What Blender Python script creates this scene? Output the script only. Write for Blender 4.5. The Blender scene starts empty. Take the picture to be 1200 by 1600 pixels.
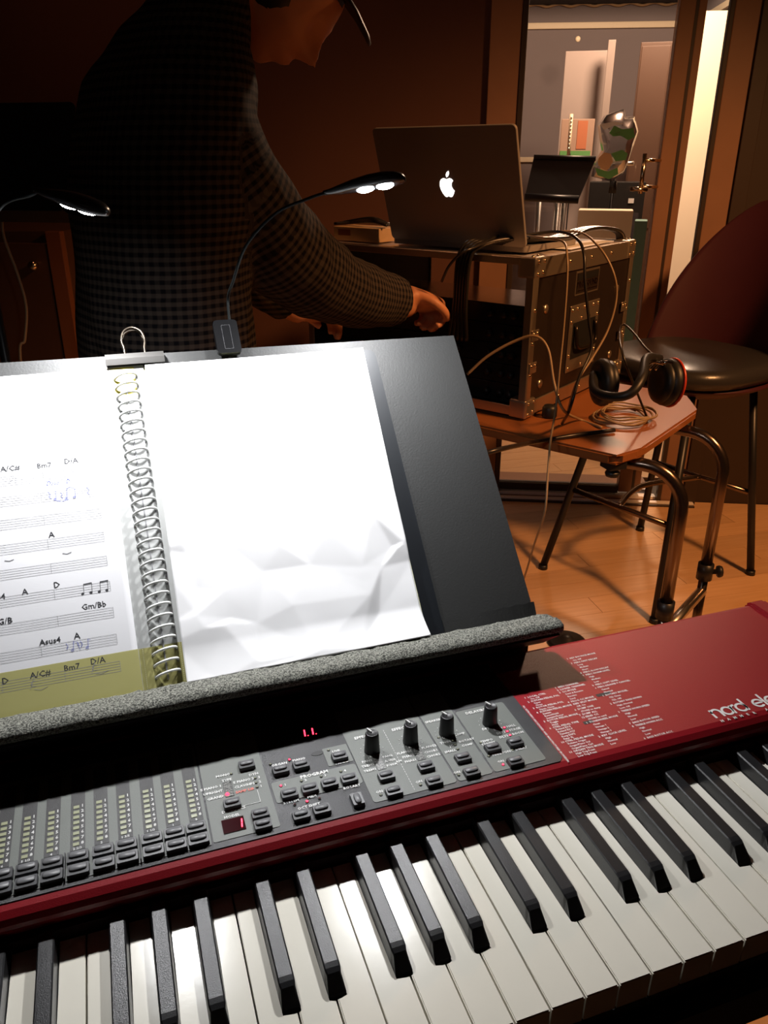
import bpy, bmesh, math, random
from mathutils import Vector, Matrix, noise
random.seed(7)
sc = bpy.context.scene
COL = sc.collection
PI = math.pi
V = Vector

# ------------------------------------------------------------------ camera
KT = 0.74                       # height of the white key tops
CAM = V((-0.1951, -0.2625, 0.4583 + KT))
FWD = V((0.29883535, 0.86493669, -0.40321453)).normalized()
RGT = V((0.94521636, -0.32644441, 0.00027359)).normalized()
DWN = FWD.cross(RGT)
FPX = 1245.2
cd = bpy.data.cameras.new('camera'); cam = bpy.data.objects.new('camera', cd); COL.objects.link(cam)
cd.sensor_fit = 'VERTICAL'; cd.sensor_height = 32.0; cd.lens = 32.0 * FPX / 1600.0
cd.clip_start = 0.02
UPV = -DWN
cam.matrix_world = Matrix(((RGT.x, UPV.x, -FWD.x, CAM.x), (RGT.y, UPV.y, -FWD.y, CAM.y), (RGT.z, UPV.z, -FWD.z, CAM.z), (0, 0, 0, 1)))
sc.camera = cam

# ------------------------------------------------------------------ world, view
w = bpy.data.worlds.new('world'); sc.world = w; w.use_nodes = True
w.node_tree.nodes['Background'].inputs[0].default_value = (1.0, 0.62, 0.42, 1)
w.node_tree.nodes['Background'].inputs[1].default_value = 0.004
sc.view_settings.view_transform = 'Standard'
sc.view_settings.look = 'None'
sc.view_settings.gamma = 1.0
sc.view_settings.use_curve_mapping = False
sc.view_settings.exposure = 0.0
sc.cycles.use_denoising = True
sc.cycles.max_bounces = 7
sc.cycles.transparent_max_bounces = 12
sc.cycles.sample_clamp_indirect = 3.0

# room frame: the glass wall runs along TW, NW points through it
AW = math.radians(-24.5)
TW = V((math.cos(AW), math.sin(AW), 0)); NW = V((-math.sin(AW), math.cos(AW), 0))
def rw(s, n, z=0.0): return TW * s + NW * n + V((0, 0, z))

def area(name, loc, target, size, power, color, size_y=None, spread=None):
    l = bpy.data.lights.new(name, 'AREA'); l.energy = power; l.color = color; l.size = size
    if size_y: l.shape = 'RECTANGLE'; l.size_y = size_y
    if spread: l.spread = spread
    o = bpy.data.objects.new(name, l); COL.objects.link(o); o.location = loc
    o.rotation_euler = (V(target) - V(loc)).to_track_quat('-Z', 'Y').to_euler()
    return o
# ceiling light of the next room (bright, warm), spot of this room (dim, orange)
def globe(name, loc, radius, power, color):
    l = bpy.data.lights.new(name, 'POINT'); l.energy = power; l.color = color; l.shadow_soft_size = radius
    o = bpy.data.objects.new(name, l); COL.objects.link(o); o.location = loc; return o
globe('next_room_globe_light', rw(0.9, 4.2, 2.30), 0.16, 195, (1.0, 0.70, 0.48))
def spot(name, loc, target, power, color, angle, blend, radius):
    l = bpy.data.lights.new(name, 'SPOT'); l.energy = power; l.color = color
    l.spot_size = math.radians(angle); l.spot_blend = blend; l.shadow_soft_size = radius
    o = bpy.data.objects.new(name, l); COL.objects.link(o); o.location = loc
    o.rotation_euler = (V(target) - V(loc)).to_track_quat('-Z', 'Y').to_euler()
    return o
spot('orange_ceiling_spot', (1.7, -0.1, 2.42), (1.22, 1.42, 0.35), 245, (1.0, 0.44, 0.155), 74, 0.7, 0.16)
spot('shoulder_fill', (-1.2, -0.8, 2.42), (0.12, 1.2, 1.35), 2.4, (1.0, 0.72, 0.55), 34, 0.8, 0.1)
spot('wall_fill', rw(-0.9, 1.7, 2.48), rw(-0.9, 2.6, 1.3), 5.5, (1.0, 0.42, 0.22), 130, 0.9, 0.1)  # added fill that lifts the brown wall out of black

# ------------------------------------------------------------------ materials
def mat(name, col, rough=0.5, metal=0.0, coat=0.0, emis=None, estr=0.0, alpha=1.0, noise_amt=0.0, noise_scale=50.0,
        bump=0.0, bump_scale=200.0, spec=0.5, trans=0.0, sub=0.0, ior=1.45, coords='Object'):
    m = bpy.data.materials.new(name); m.use_nodes = True
    nt = m.node_tree; b = nt.nodes['Principled BSDF']
    c = (col[0], col[1], col[2], 1)
    b.inputs['Base Color'].default_value = c
    b.inputs['Roughness'].default_value = rough; b.inputs['Metallic'].default_value = metal
    b.inputs['Coat Weight'].default_value = coat; b.inputs['Coat Roughness'].default_value = 0.08
    b.inputs['Alpha'].default_value = alpha; b.inputs['Specular IOR Level'].default_value = spec
    b.inputs['Transmission Weight'].default_value = trans; b.inputs['IOR'].default_value = ior
    if sub: b.inputs['Subsurface Weight'].default_value = sub; b.inputs['Subsurface Radius'].default_value = (.01, .004, .002)
    if emis: b.inputs['Emission Color'].default_value = (*emis, 1); b.inputs['Emission Strength'].default_value = estr
    if noise_amt or bump:
        tc = nt.nodes.new('ShaderNodeTexCoord')
        if noise_amt:
            n = nt.nodes.new('ShaderNodeTexNoise'); n.inputs['Scale'].default_value = noise_scale; n.inputs['Detail'].default_value = 5
            nt.links.new(tc.outputs[coords], n.inputs['Vector'])
            mx = nt.nodes.new('ShaderNodeMix'); mx.data_type = 'RGBA'
            mx.inputs['A'].default_value = tuple(x * (1 - noise_amt) for x in col) + (1,)
            mx.inputs['B'].default_value = tuple(min(1, x * (1 + noise_amt)) for x in col) + (1,)
            if noise_amt > 0.7:
                mr = nt.nodes.new('ShaderNodeMapRange'); mr.inputs['From Min'].default_value = 0.40; mr.inputs['From Max'].default_value = 0.62
                nt.links.new(n.outputs['Fac'], mr.inputs['Value']); nt.links.new(mr.outputs[0], mx.inputs['Factor'])
            else: nt.links.new(n.outputs['Fac'], mx.inputs['Factor'])
            nt.links.new(mx.outputs['Result'], b.inputs['Base Color'])
        if bump:
            n2 = nt.nodes.new('ShaderNodeTexNoise'); n2.inputs['Scale'].default_value = bump_scale; n2.inputs['Detail'].default_value = 4
            nt.links.new(tc.outputs[coords], n2.inputs['Vector'])
            bp = nt.nodes.new('ShaderNodeBump'); bp.inputs['Strength'].default_value = bump; bp.inputs['Distance'].default_value = 0.002
            nt.links.new(n2.outputs['Fac'], bp.inputs['Height']); nt.links.new(bp.outputs['Normal'], b.inputs['Normal'])
    return m
M = {}
M['red'] = mat('red_lacquer', (0.27, 0.008, 0.014), 0.38, noise_amt=0.10, noise_scale=900, bump=0.12, bump_scale=1400, coat=0.08)
M['panel'] = mat('panel_black', (0.028, 0.028, 0.030), 0.36, bump=0.25, bump_scale=1800)
M['module'] = mat('module_grey', (0.145, 0.155, 0.140), 0.50, bump=0.12, bump_scale=1500)
M['module_dark'] = mat('module_strip_dark', (0.035, 0.034, 0.034), 0.42, bump=0.2, bump_scale=1800)
M['button'] = mat('button_rubber', (0.045, 0.045, 0.048), 0.42)
M['button_top'] = mat('button_top', (0.15, 0.15, 0.155), 0.38)
M['knob'] = mat('knob_black', (0.012, 0.012, 0.013), 0.4)
M['white'] = mat('key_white', (0.82, 0.78, 0.67), 0.21, noise_amt=0.02, noise_scale=60, spec=0.5, bump=0.035, bump_scale=60)
M['black'] = mat('key_black', (0.018, 0.018, 0.019), 0.30, bump=0.12, bump_scale=1500, spec=0.5)
M['print_w'] = mat('print_white', (0.72, 0.72, 0.70), 0.5)
M['print_r'] = mat('print_red', (0.7, 0.16, 0.12), 0.5)
M['led_red'] = mat('led_red_lit', (0.4, 0.0, 0.01), 0.3, emis=(1.0, 0.02, 0.045), estr=9)
M['led_dim'] = mat('led_dim', (0.10, 0.02, 0.02), 0.3)
M['led_glass'] = mat('led_clear', (0.33, 0.34, 0.22), 0.3)
M['led_ring'] = mat('led_bezel', (0.01, 0.01, 0.01), 0.4)
M['disp'] = mat('display_window', (0.03, 0.002, 0.004), 0.12)
M['felt'] = mat('felt_dark_red', (0.022, 0.004, 0.004), 0.9)
M['dark_plastic'] = mat('dark_plastic', (0.012, 0.012, 0.012), 0.45)
M['board'] = mat('black_board', (0.021, 0.0215, 0.021), 0.55, noise_amt=0.25, noise_scale=9, bump=0.1, bump_scale=500)
M['cover'] = mat('folder_cover', (0.008, 0.010, 0.013), 0.42)
M['paper'] = mat('paper', (0.80, 0.80, 0.81), 0.7)
M['paper_plastic'] = mat('paper_in_pocket', (0.74, 0.74, 0.76), 0.32)
M['ink'] = mat('ink_black', (0.03, 0.03, 0.035), 0.6)
M['ink_grey'] = mat('ink_grey', (0.25, 0.25, 0.26), 0.6)
M['ink_blue'] = mat('ink_blue', (0.13, 0.15, 0.42), 0.6)
M['foam'] = mat('foam_grey', (0.165, 0.165, 0.140), 0.95, noise_amt=0.75, noise_scale=700, bump=1.0, bump_scale=1000)
M['metal'] = mat('steel', (0.72, 0.70, 0.67), 0.30, 1.0)
M['clip_black'] = mat('clip_black', (0.0035, 0.0035, 0.004), 0.3)
M['chrome'] = mat('chrome', (0.75, 0.72, 0.68), 0.10, 1.0)
M['wire'] = mat('dark_wire', (0.05, 0.04, 0.03), 0.28, 0.8)
M['black_metal'] = mat('black_metal', (0.018, 0.018, 0.02), 0.38, 0.2)
M['lamp_shell'] = mat('lamp_shell', (0.02, 0.022, 0.024), 0.25)
M['neck'] = mat('gooseneck_black', (0.004, 0.005, 0.005), 0.7, spec=0.15)
M['lens'] = mat('lamp_lens', (0.9, 0.95, 1.0), 0.3, emis=(0.86, 0.95, 1.0), estr=60)
M['ring_plastic'] = mat('ring_plastic', (0.82, 0.83, 0.81), 0.22, spec=0.6)
M['spine_plastic'] = mat('spine_plastic', (0.50, 0.51, 0.50), 0.35)
M['olive_film'] = mat('olive_film', (0.52, 0.49, 0.19), 0.3, alpha=0.62)
M['yellow_film'] = mat('yellow_film', (0.72, 0.64, 0.10), 0.3, alpha=0.75)
M['stitch'] = mat('stitch_cream', (0.75, 0.74, 0.45), 0.6)
M['skin'] = mat('skin', (0.55, 0.24, 0.12), 0.5, sub=0.1, noise_amt=0.08, noise_scale=40)
M['hair'] = mat('hair_black', (0.012, 0.009, 0.008), 0.55)
M['trousers'] = mat('trousers_dark', (0.02, 0.02, 0.025), 0.85)
M['shoe'] = mat('shoe_black', (0.015, 0.014, 0.014), 0.5)
M['laptop'] = mat('laptop_aluminium', (0.34, 0.31, 0.29), 0.45, 0.45)
M['screen'] = mat('laptop_screen', (0.02, 0.02, 0.02), 0.15, emis=(0.75, 0.85, 1.0), estr=0.25)
M['logo'] = mat('logo_glow', (1, 1, 1), 0.4, emis=(1.0, 0.93, 0.86), estr=3.5)
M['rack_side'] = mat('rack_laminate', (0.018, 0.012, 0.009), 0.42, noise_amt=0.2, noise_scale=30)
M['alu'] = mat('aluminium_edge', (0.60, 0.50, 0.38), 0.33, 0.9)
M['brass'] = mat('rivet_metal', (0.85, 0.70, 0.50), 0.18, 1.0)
M['rack_top'] = mat('rack_top_sheen', (0.62, 0.56, 0.55), 0.18, noise_amt=0.1, noise_scale=20)  # pale base stands in for the bright room reflected on the top
M['device'] = mat('rack_device_black', (0.012, 0.012, 0.013), 0.35)
M['device_top'] = mat('rack_device_silver', (0.85, 0.82, 0.80), 0.14, 0.95)
M['orange_wood'] = mat('desk_orange_wood', (0.28, 0.098, 0.030), 0.32, noise_amt=0.12, noise_scale=12)
M['desk_edge'] = mat('desk_edge', (0.20, 0.07, 0.03), 0.4)
M['tube_dark'] = mat('tube_dark_chrome', (0.20, 0.15, 0.12), 0.22, 0.95)
M['cable'] = mat('cable_black', (0.02, 0.017, 0.015), 0.3)
M['cable_tan'] = mat('cable_tan', (0.30, 0.21, 0.12), 0.4)
M['leather'] = mat('black_leather', (0.03, 0.028, 0.028), 0.27, bump=0.1, bump_scale=200)
M['maroon'] = mat('maroon_shell', (0.052, 0.010, 0.015), 0.45, noise_amt=0.1, noise_scale=20)
M['hp_red'] = mat('headphone_red', (0.55, 0.05, 0.02), 0.3)
M['box_tan'] = mat('cardboard_tan', (0.45, 0.30, 0.16), 0.7, noise_amt=0.1, noise_scale=30)
M['wall_brown'] = mat('wall_brown', (0.098, 0.040, 0.025), 0.8, noise_amt=0.12, noise_scale=4, bump=0.1, bump_scale=60)
M['ceil'] = mat('ceiling_dark', (0.10, 0.07, 0.06), 0.9)
M['frame_brown'] = mat('frame_brown', (0.25, 0.13, 0.075), 0.4, noise_amt=0.15, noise_scale=8)
M['frame_dark'] = mat('frame_dark', (0.035, 0.022, 0.016), 0.4)
M['wall_grey'] = mat('next_room_grey', (0.23, 0.20, 0.205), 0.85, noise_amt=0.05, noise_scale=3)
M['trim_cream'] = mat('trim_cream', (0.75, 0.65, 0.47), 0.5)
M['cream'] = mat('cream_panel', (0.78, 0.66, 0.50), 0.6)
M['foamceil'] = mat('acoustic_dark', (0.03, 0.025, 0.03), 0.9, noise_amt=0.5, noise_scale=30)
M['greyboard'] = mat('pale_board', (0.33, 0.28, 0.26), 0.5)
M['brown_panel'] = mat('brown_panel', (0.075, 0.038, 0.022), 0.5, noise_amt=0.1, noise_scale=4)
M['post_grey'] = mat('post_grey', (0.25, 0.21, 0.19), 0.6)
M['pale_dim'] = mat('picture_pale', (0.36, 0.25, 0.19), 0.6)
M['green'] = mat('print_green', (0.11, 0.30, 0.09), 0.6)
M['tan_print'] = mat('print_tan', (0.55, 0.33, 0.17), 0.6)
M['teal'] = mat('teal', (0.15, 0.32, 0.28), 0.6)
M['orange'] = mat('print_orange', (0.45, 0.16, 0.08), 0.5)
M['alu_sill'] = mat('sill_aluminium', (0.85, 0.78, 0.72), 0.35, 0.1)
M['wood_dark'] = mat('cabinet_wood', (0.08, 0.034, 0.018), 0.5, noise_amt=0.2, noise_scale=6)

def glass_mat(name, tint, gloss, rough=0.02):
    m = bpy.data.materials.new(name); m.use_nodes = True; nt = m.node_tree; nt.nodes.clear()
    out = nt.nodes.new('ShaderNodeOutputMaterial'); t = nt.nodes.new('ShaderNodeBsdfTransparent'); g = nt.nodes.new('ShaderNodeBsdfGlossy')
    t.inputs[0].default_value = (*tint, 1); g.inputs['Roughness'].default_value = rough
    fr = nt.nodes.new('ShaderNodeFresnel'); fr.inputs[0].default_value = gloss
    mx = nt.nodes.new('ShaderNodeMixShader')
    nt.links.new(fr.outputs[0], mx.inputs[0]); nt.links.new(t.outputs[0], mx.inputs[1]); nt.links.new(g.outputs[0], mx.inputs[2])
    nt.links.new(mx.outputs[0], out.inputs[0]); return m
M['glass'] = glass_mat('door_glass', (0.93, 0.90, 0.88), 1.45)
M['clear_plastic'] = glass_mat('clear_plastic_bag', (0.82, 0.82, 0.82), 1.6, 0.15)

def wood_floor_mat():
    m = bpy.data.materials.new('floor_boards'); m.use_nodes = True; nt = m.node_tree; b = nt.nodes['Principled BSDF']
    b.inputs['Roughness'].default_value = 0.30
    tc = nt.nodes.new('ShaderNodeTexCoord'); mp = nt.nodes.new('ShaderNodeMapping'); mp.inputs['Scale'].default_value = (1.5, 22, 8)
    oi = nt.nodes.new('ShaderNodeObjectInfo')
    n = nt.nodes.new('ShaderNodeTexNoise'); n.inputs['Scale'].default_value = 4; n.inputs['Detail'].default_value = 7; n.noise_dimensions = '4D'
    nt.links.new(tc.outputs['Object'], mp.inputs[0]); nt.links.new(mp.outputs[0], n.inputs['Vector'])
    ml = nt.nodes.new('ShaderNodeMath'); ml.operation = 'MULTIPLY'; ml.inputs[1].default_value = 40
    nt.links.new(oi.outputs['Random'], ml.inputs[0]); nt.links.new(ml.outputs[0], n.inputs['W'])
    mx = nt.nodes.new('ShaderNodeMix'); mx.data_type = 'RGBA'
    mx.inputs['A'].default_value = (0.52, 0.29, 0.135, 1); mx.inputs['B'].default_value = (0.74, 0.47, 0.25, 1)
    nt.links.new(n.outputs['Fac'], mx.inputs['Factor'])
    hs = nt.nodes.new('ShaderNodeHueSaturation'); mr = nt.nodes.new('ShaderNodeMapRange')
    mr.inputs['To Min'].default_value = 0.88; mr.inputs['To Max'].default_value = 1.10
    nt.links.new(oi.outputs['Random'], mr.inputs['Value']); nt.links.new(mr.outputs[0], hs.inputs['Value'])
    nt.links.new(mx.outputs['Result'], hs.inputs['Color']); nt.links.new(hs.outputs[0], b.inputs['Base Color'])
    return m
M['planks'] = wood_floor_mat()

def shirt_mat():
    m = bpy.data.materials.new('checked_cloth'); m.use_nodes = True; nt = m.node_tree; b = nt.nodes['Principled BSDF']
    b.inputs['Roughness'].default_value = 0.9; b.inputs['Specular IOR Level'].default_value = 0.1
    at = nt.nodes.new('ShaderNodeAttribute'); at.attribute_name = 'weave'
    sp = nt.nodes.new('ShaderNodeSeparateXYZ'); nt.links.new(at.outputs['Vector'], sp.inputs[0])
    def stripe(out, freq):
        a = nt.nodes.new('ShaderNodeMath'); a.operation = 'MULTIPLY'; a.inputs[1].default_value = freq * 2 * PI
        s = nt.nodes.new('ShaderNodeMath'); s.operation = 'SINE'
        r = nt.nodes.new('ShaderNodeMapRange'); r.inputs['From Min'].default_value = -0.35; r.inputs['From Max'].default_value = 0.35
        nt.links.new(out, a.inputs[0]); nt.links.new(a.outputs[0], s.inputs[0]); nt.links.new(s.outputs[0], r.inputs['Value']); return r.outputs[0]
    u = stripe(sp.outputs[0], 78); v = stripe(sp.outputs[1], 78)
    m1 = nt.nodes.new('ShaderNodeMath'); m1.operation = 'MULTIPLY'; m1.inputs[1].default_value = 0.66; nt.links.new(u, m1.inputs[0])
    m2 = nt.nodes.new('ShaderNodeMath'); m2.operation = 'MULTIPLY'; m2.inputs[1].default_value = 0.34; nt.links.new(v, m2.inputs[0])
    ad = nt.nodes.new('ShaderNodeMath'); ad.operation = 'ADD'; nt.links.new(m1.outputs[0], ad.inputs[0]); nt.links.new(m2.outputs[0], ad.inputs[1])
    mx = nt.nodes.new('ShaderNodeMix'); mx.data_type = 'RGBA'
    mx.inputs['A'].default_value = (0.006, 0.006, 0.008, 1); mx.inputs['B'].default_value = (0.066, 0.053, 0.044, 1)
    nt.links.new(ad.outputs[0], mx.inputs['Factor']); nt.links.new(mx.outputs['Result'], b.inputs['Base Color'])
    return m
M['shirt'] = shirt_mat()

# ------------------------------------------------------------------ mesh helpers
def obj(name, bm, m, parent=None, smooth=False, inv=None):
    me = bpy.data.meshes.new(name); bmesh.ops.recalc_face_normals(bm, faces=bm.faces)
    bm.to_mesh(me); bm.free()
    for x in (m if isinstance(m, (list, tuple)) else [m]): me.materials.append(x)
    if smooth: me.polygons.foreach_set('use_smooth', [True] * len(me.polygons))
    o = bpy.data.objects.new(name, me); COL.objects.link(o)
    if parent is not None:
        o.parent = parent; bpy_parent_inverse(o, parent)
    return o
def bpy_parent_inverse(o, parent):
    # parts are modelled in world space; keep them there under a placed parent
    o.matrix_parent_inverse = world_of(parent).inverted()
def world_of(o):
    mtx = o.matrix_basis.copy(); p = o
    if o.parent is not None: return world_of(o.parent) @ o.matrix_parent_inverse @ mtx
    return mtx
def place(o, mtx):
    o.matrix_basis = mtx; return o
def thing(name, label, cat, loc=(0, 0, 0), group=None):
    o = bpy.data.objects.new(name, None); COL.objects.link(o); o.location = loc; o.empty_display_size = 0.05
    o['label'] = label; o['category'] = cat
    if group: o['group'] = group
    o.matrix_basis = Matrix.Translation(V(loc)); return o
def tag(o, label, cat, group=None):
    o['label'] = label; o['category'] = cat
    if group: o['group'] = group
    return o
def structure(o): o['kind'] = 'structure'; return o

def prism(bm, pts, z0, z1, mtx=None, mi=0):
    n = len(pts)
    a = [bm.verts.new((p[0], p[1], z0)) for p in pts]; b = [bm.verts.new((p[0], p[1], z1)) for p in pts]
    fs = [bm.faces.new(a[::-1]), bm.faces.new(b)]
    for i in range(n): fs.append(bm.faces.new((a[i], a[(i + 1) % n], b[(i + 1) % n], b[i])))
    for f in fs: f.material_index = mi
    if mtx is not None: bmesh.ops.transform(bm, matrix=mtx, verts=a + b)
    return a + b
def box(bm, x0, x1, y0, y1, z0, z1, bev=0.0, mtx=None, mi=0, seg=2):
    t = bmesh.new(); prism(t, [(x0, y0), (x1, y0), (x1, y1), (x0, y1)], z0, z1)
    if bev: bmesh.ops.bevel(t, geom=list(t.edges), offset=bev, segments=seg, profile=0.6, affect='EDGES', clamp_overlap=True)
    if mtx is not None: bmesh.ops.transform(t, matrix=mtx, verts=t.verts)
    for f in t.faces: f.material_index = mi
    merge(bm, t); return bm
def merge(bm, t):
    bmesh.ops.recalc_face_normals(t, faces=t.faces)
    me = bpy.data.meshes.new('tmp'); t.to_mesh(me); t.free(); bm.from_mesh(me); bpy.data.meshes.remove(me)
def rrect(x0, x1, y0, y1, r, n=5):
    o = []
    for cx, cy, a0 in ((x1 - r, y1 - r, 0), (x0 + r, y1 - r, 90), (x0 + r, y0 + r, 180), (x1 - r, y0 + r, 270)):
        for k in range(n + 1):
            a = math.radians(a0 + 90 * k / n); o.append((cx + r * math.cos(a), cy + r * math.sin(a)))
    return o
def lathe(bm, prof, n=24, mtx=None, mi=0):
    rings = []; vs = []
    for r, z in prof:
        if r < 1e-6: v = bm.verts.new((0, 0, z)); rings.append([v]); vs.append(v)
        else:
            q = [bm.verts.new((r * math.cos(2 * PI * k / n), r * math.sin(2 * PI * k / n), z)) for k in range(n)]; rings.append(q); vs += q
    for a, b in zip(rings, rings[1:]):
        for k in range(n):
            k2 = (k + 1) % n
            if len(a) == 1 and len(b) == 1: continue
            if len(a) == 1: f = bm.faces.new((a[0], b[k], b[k2]))
            elif len(b) == 1: f = bm.faces.new((a[k], a[k2], b[0]))
            else: f = bm.faces.new((a[k], a[k2], b[k2], b[k]))
            f.material_index = mi
    if mtx is not None: bmesh.ops.transform(bm, matrix=mtx, verts=vs)
    return vs
def frames(pts):
    T = []
    for i in range(len(pts)):
        a = pts[max(0, i - 1)]; b = pts[min(len(pts) - 1, i + 1)]; T.append((b - a).normalized())
    up = V((0, 0, 1)) if abs(T[0].z) < 0.9 else V((1, 0, 0))
    nrm = (up - T[0] * up.dot(T[0])).normalized(); out = []
    for t in T:
        nrm = (nrm - t * nrm.dot(t)).normalized(); out.append((t, nrm, t.cross(nrm)))
    return out
def tube(bm, pts, r, n=8, mi=0, cap=True):
    pts = [V(p) for p in pts]; fr = frames(pts); rs = r if isinstance(r, (list, tuple)) else [r] * len(pts); rings = []
    for p, (t, a, b), rr in zip(pts, fr, rs):
        rings.append([bm.verts.new(p + a * (rr * math.cos(2 * PI * k / n)) + b * (rr * math.sin(2 * PI * k / n))) for k in range(n)])
    for q, s in zip(rings, rings[1:]):
        for k in range(n): f = bm.faces.new((q[k], q[(k + 1) % n], s[(k + 1) % n], s[k])); f.material_index = mi
    if cap: bm.faces.new(rings[0][::-1]).material_index = mi; bm.faces.new(rings[-1]).material_index = mi
def spline(pts, n=8):
    P = [V(p) for p in pts]; P = [P[0] * 2 - P[1]] + P + [P[-1] * 2 - P[-2]]; out = []
    for i in range(1, len(P) - 2):
        for k in range(n):
            t = k / n; a, b, c, d = P[i - 1:i + 3]
            out.append(0.5 * ((2 * b) + (c - a) * t + (2 * a - 5 * b + 4 * c - d) * t * t + (3 * b - a - 3 * c + d) * t ** 3))
    out.append(P[-2].copy()); return out
def loft(bm, secs, n=20):
    """secs: (centre, axis_a vector with length, axis_b vector with length)"""
    rings = []
    for c, a, b in secs:
        c, a, b = V(c), V(a), V(b)
        rings.append([bm.verts.new(c + a * math.cos(2 * PI * k / n) + b * math.sin(2 * PI * k / n)) for k in range(n)])
    for q, s in zip(rings, rings[1:]):
        for k in range(n): bm.faces.new((q[k], q[(k + 1) % n], s[(k + 1) % n], s[k]))
    bm.faces.new(rings[0][::-1]); bm.faces.new(rings[-1])
def ellipsoid(bm, c, ax, ay, az, n=16, m=10):
    c, ax, ay, az = V(c), V(ax), V(ay), V(az); rings = []
    for j in range(m + 1):
        ph = -PI / 2 + PI * j / m
        if j in (0, m): rings.append([bm.verts.new(c + az * math.sin(ph))]); continue
        rings.append([bm.verts.new(c + ax * (math.cos(ph) * math.cos(2 * PI * k / n)) + ay * (math.cos(ph) * math.sin(2 * PI * k / n)) + az * math.sin(ph)) for k in range(n)])
    for a, b in zip(rings, rings[1:]):
        for k in range(n):
            k2 = (k + 1) % n
            if len(a) == 1: bm.faces.new((a[0], b[k2], b[k]))
            elif len(b) == 1: bm.faces.new((a[k], a[k2], b[0]))
            else: bm.faces.new((a[k], a[k2], b[k2], b[k]))
def basis(o, x, y, z):
    return Matrix(((x.x, y.x, z.x, o.x), (x.y, y.y, z.y, o.y), (x.z, y.z, z.z, o.z), (0, 0, 0, 1)))
_tc = {}
def text(bm, s, size, mtx, align='CENTER', bold=0.0, shear=0.0, stretch=1.0):
    key = (s, align, bold, shear)
    if key not in _tc:
        c = bpy.data.curves.new('txt', 'FONT'); c.body = s; c.size = 1.0; c.align_x = align; c.align_y = 'CENTER'; c.resolution_u = 1
        c.offset = bold; c.shear = shear
        o = bpy.data.objects.new('txt', c); COL.objects.link(o)
        dg = bpy.context.evaluated_depsgraph_get(); me = bpy.data.meshes.new_from_object(o.evaluated_get(dg))
        _tc[key] = ([v.co.copy() for v in me.vertices], [tuple(p.vertices) for p in me.polygons])
        bpy.data.objects.remove(o); bpy.data.curves.remove(c); bpy.data.meshes.remove(me)
    vs, fs = _tc[key]
    nv = [bm.verts.new(mtx @ V((v.x * size * stretch, v.y * size, 0))) for v in vs]
    for f in fs:
        try: bm.faces.new([nv[i] for i in f])
        except ValueError: pass
def ribbon(bm, pts, wd, mtx, z=0.0):
    P = [V((p[0], p[1], 0)) for p in pts]; L = []; R = []
    for i, p in enumerate(P):
        t = (P[min(i + 1, len(P) - 1)] - P[max(i - 1, 0)]); t = t.normalized() if t.length > 0 else V((1, 0, 0)); nn = V((-t.y, t.x, 0)) * wd / 2
        L.append(bm.verts.new(mtx @ (p + nn + V((0, 0, z))))); R.append(bm.verts.new(mtx @ (p - nn + V((0, 0, z)))))
    for i in range(len(P) - 1): bm.faces.new((L[i], R[i], R[i + 1], L[i + 1]))
def ray(u, v): return (FWD * FPX + RGT * (u - 600) + DWN * (v - 800)) / FPX
def at(u, v, D):                      # the point seen at (u, v) at horizontal distance D from the lens
    d = ray(u, v); return CAM + d * (D / math.hypot(d.x, d.y))
def atz(u, v, z): d = ray(u, v); return CAM + d * ((z - CAM.z) / d.z)
def copy_tree(o, parent=None):
    c = o.copy(); COL.objects.link(c); c.parent = parent
    for ch in [x for x in bpy.data.objects if x.parent is o]: copy_tree(ch, c)
    return c
def new(): return bmesh.new()

# ================================================================== STRUCTURE
RB = basis(V((0, 0, 0)), TW, NW, V((0, 0, 1)))
def wbox(name, s0, s1, n0, n1, z0, z1, m, parent=None, bev=0.0):
    bm = new(); box(bm, s0, s1, n0, n1, z0, z1, bev, RB); return obj(name, bm, m, parent)
# floor: a slab with single planks where they can be told apart, the rest as one laid surface
fl = wbox('floor', -3.0, 3.2, -2.3, 2.60, -0.06, -0.014, M['frame_dark']); structure(fl)
PD = math.radians(-4.7); PM = Matrix.Rotation(PD, 4, 'Z')
PW, PL = 0.0905, 0.91
def clip_poly(poly, nn, d, keep_less=True):
    out = []
    for i in range(len(poly)):
        a, b = poly[i], poly[(i + 1) % len(poly)]
        da = nn[0] * a[0] + nn[1] * a[1] - d; db = nn[0] * b[0] + nn[1] * b[1] - d
        if not keep_less: da, db = -da, -db
        if da <= 0: out.append(a)
        if (da < 0 < db) or (db < 0 < da):
            t = da / (da - db); out.append((a[0] + (b[0] - a[0]) * t, a[1] + (b[1] - a[1]) * t))
    return out
nl = PM.inverted() @ NW; tl = PM.inverted() @ TW
rest = new(); rest2 = new(); plank_mesh = None
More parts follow.
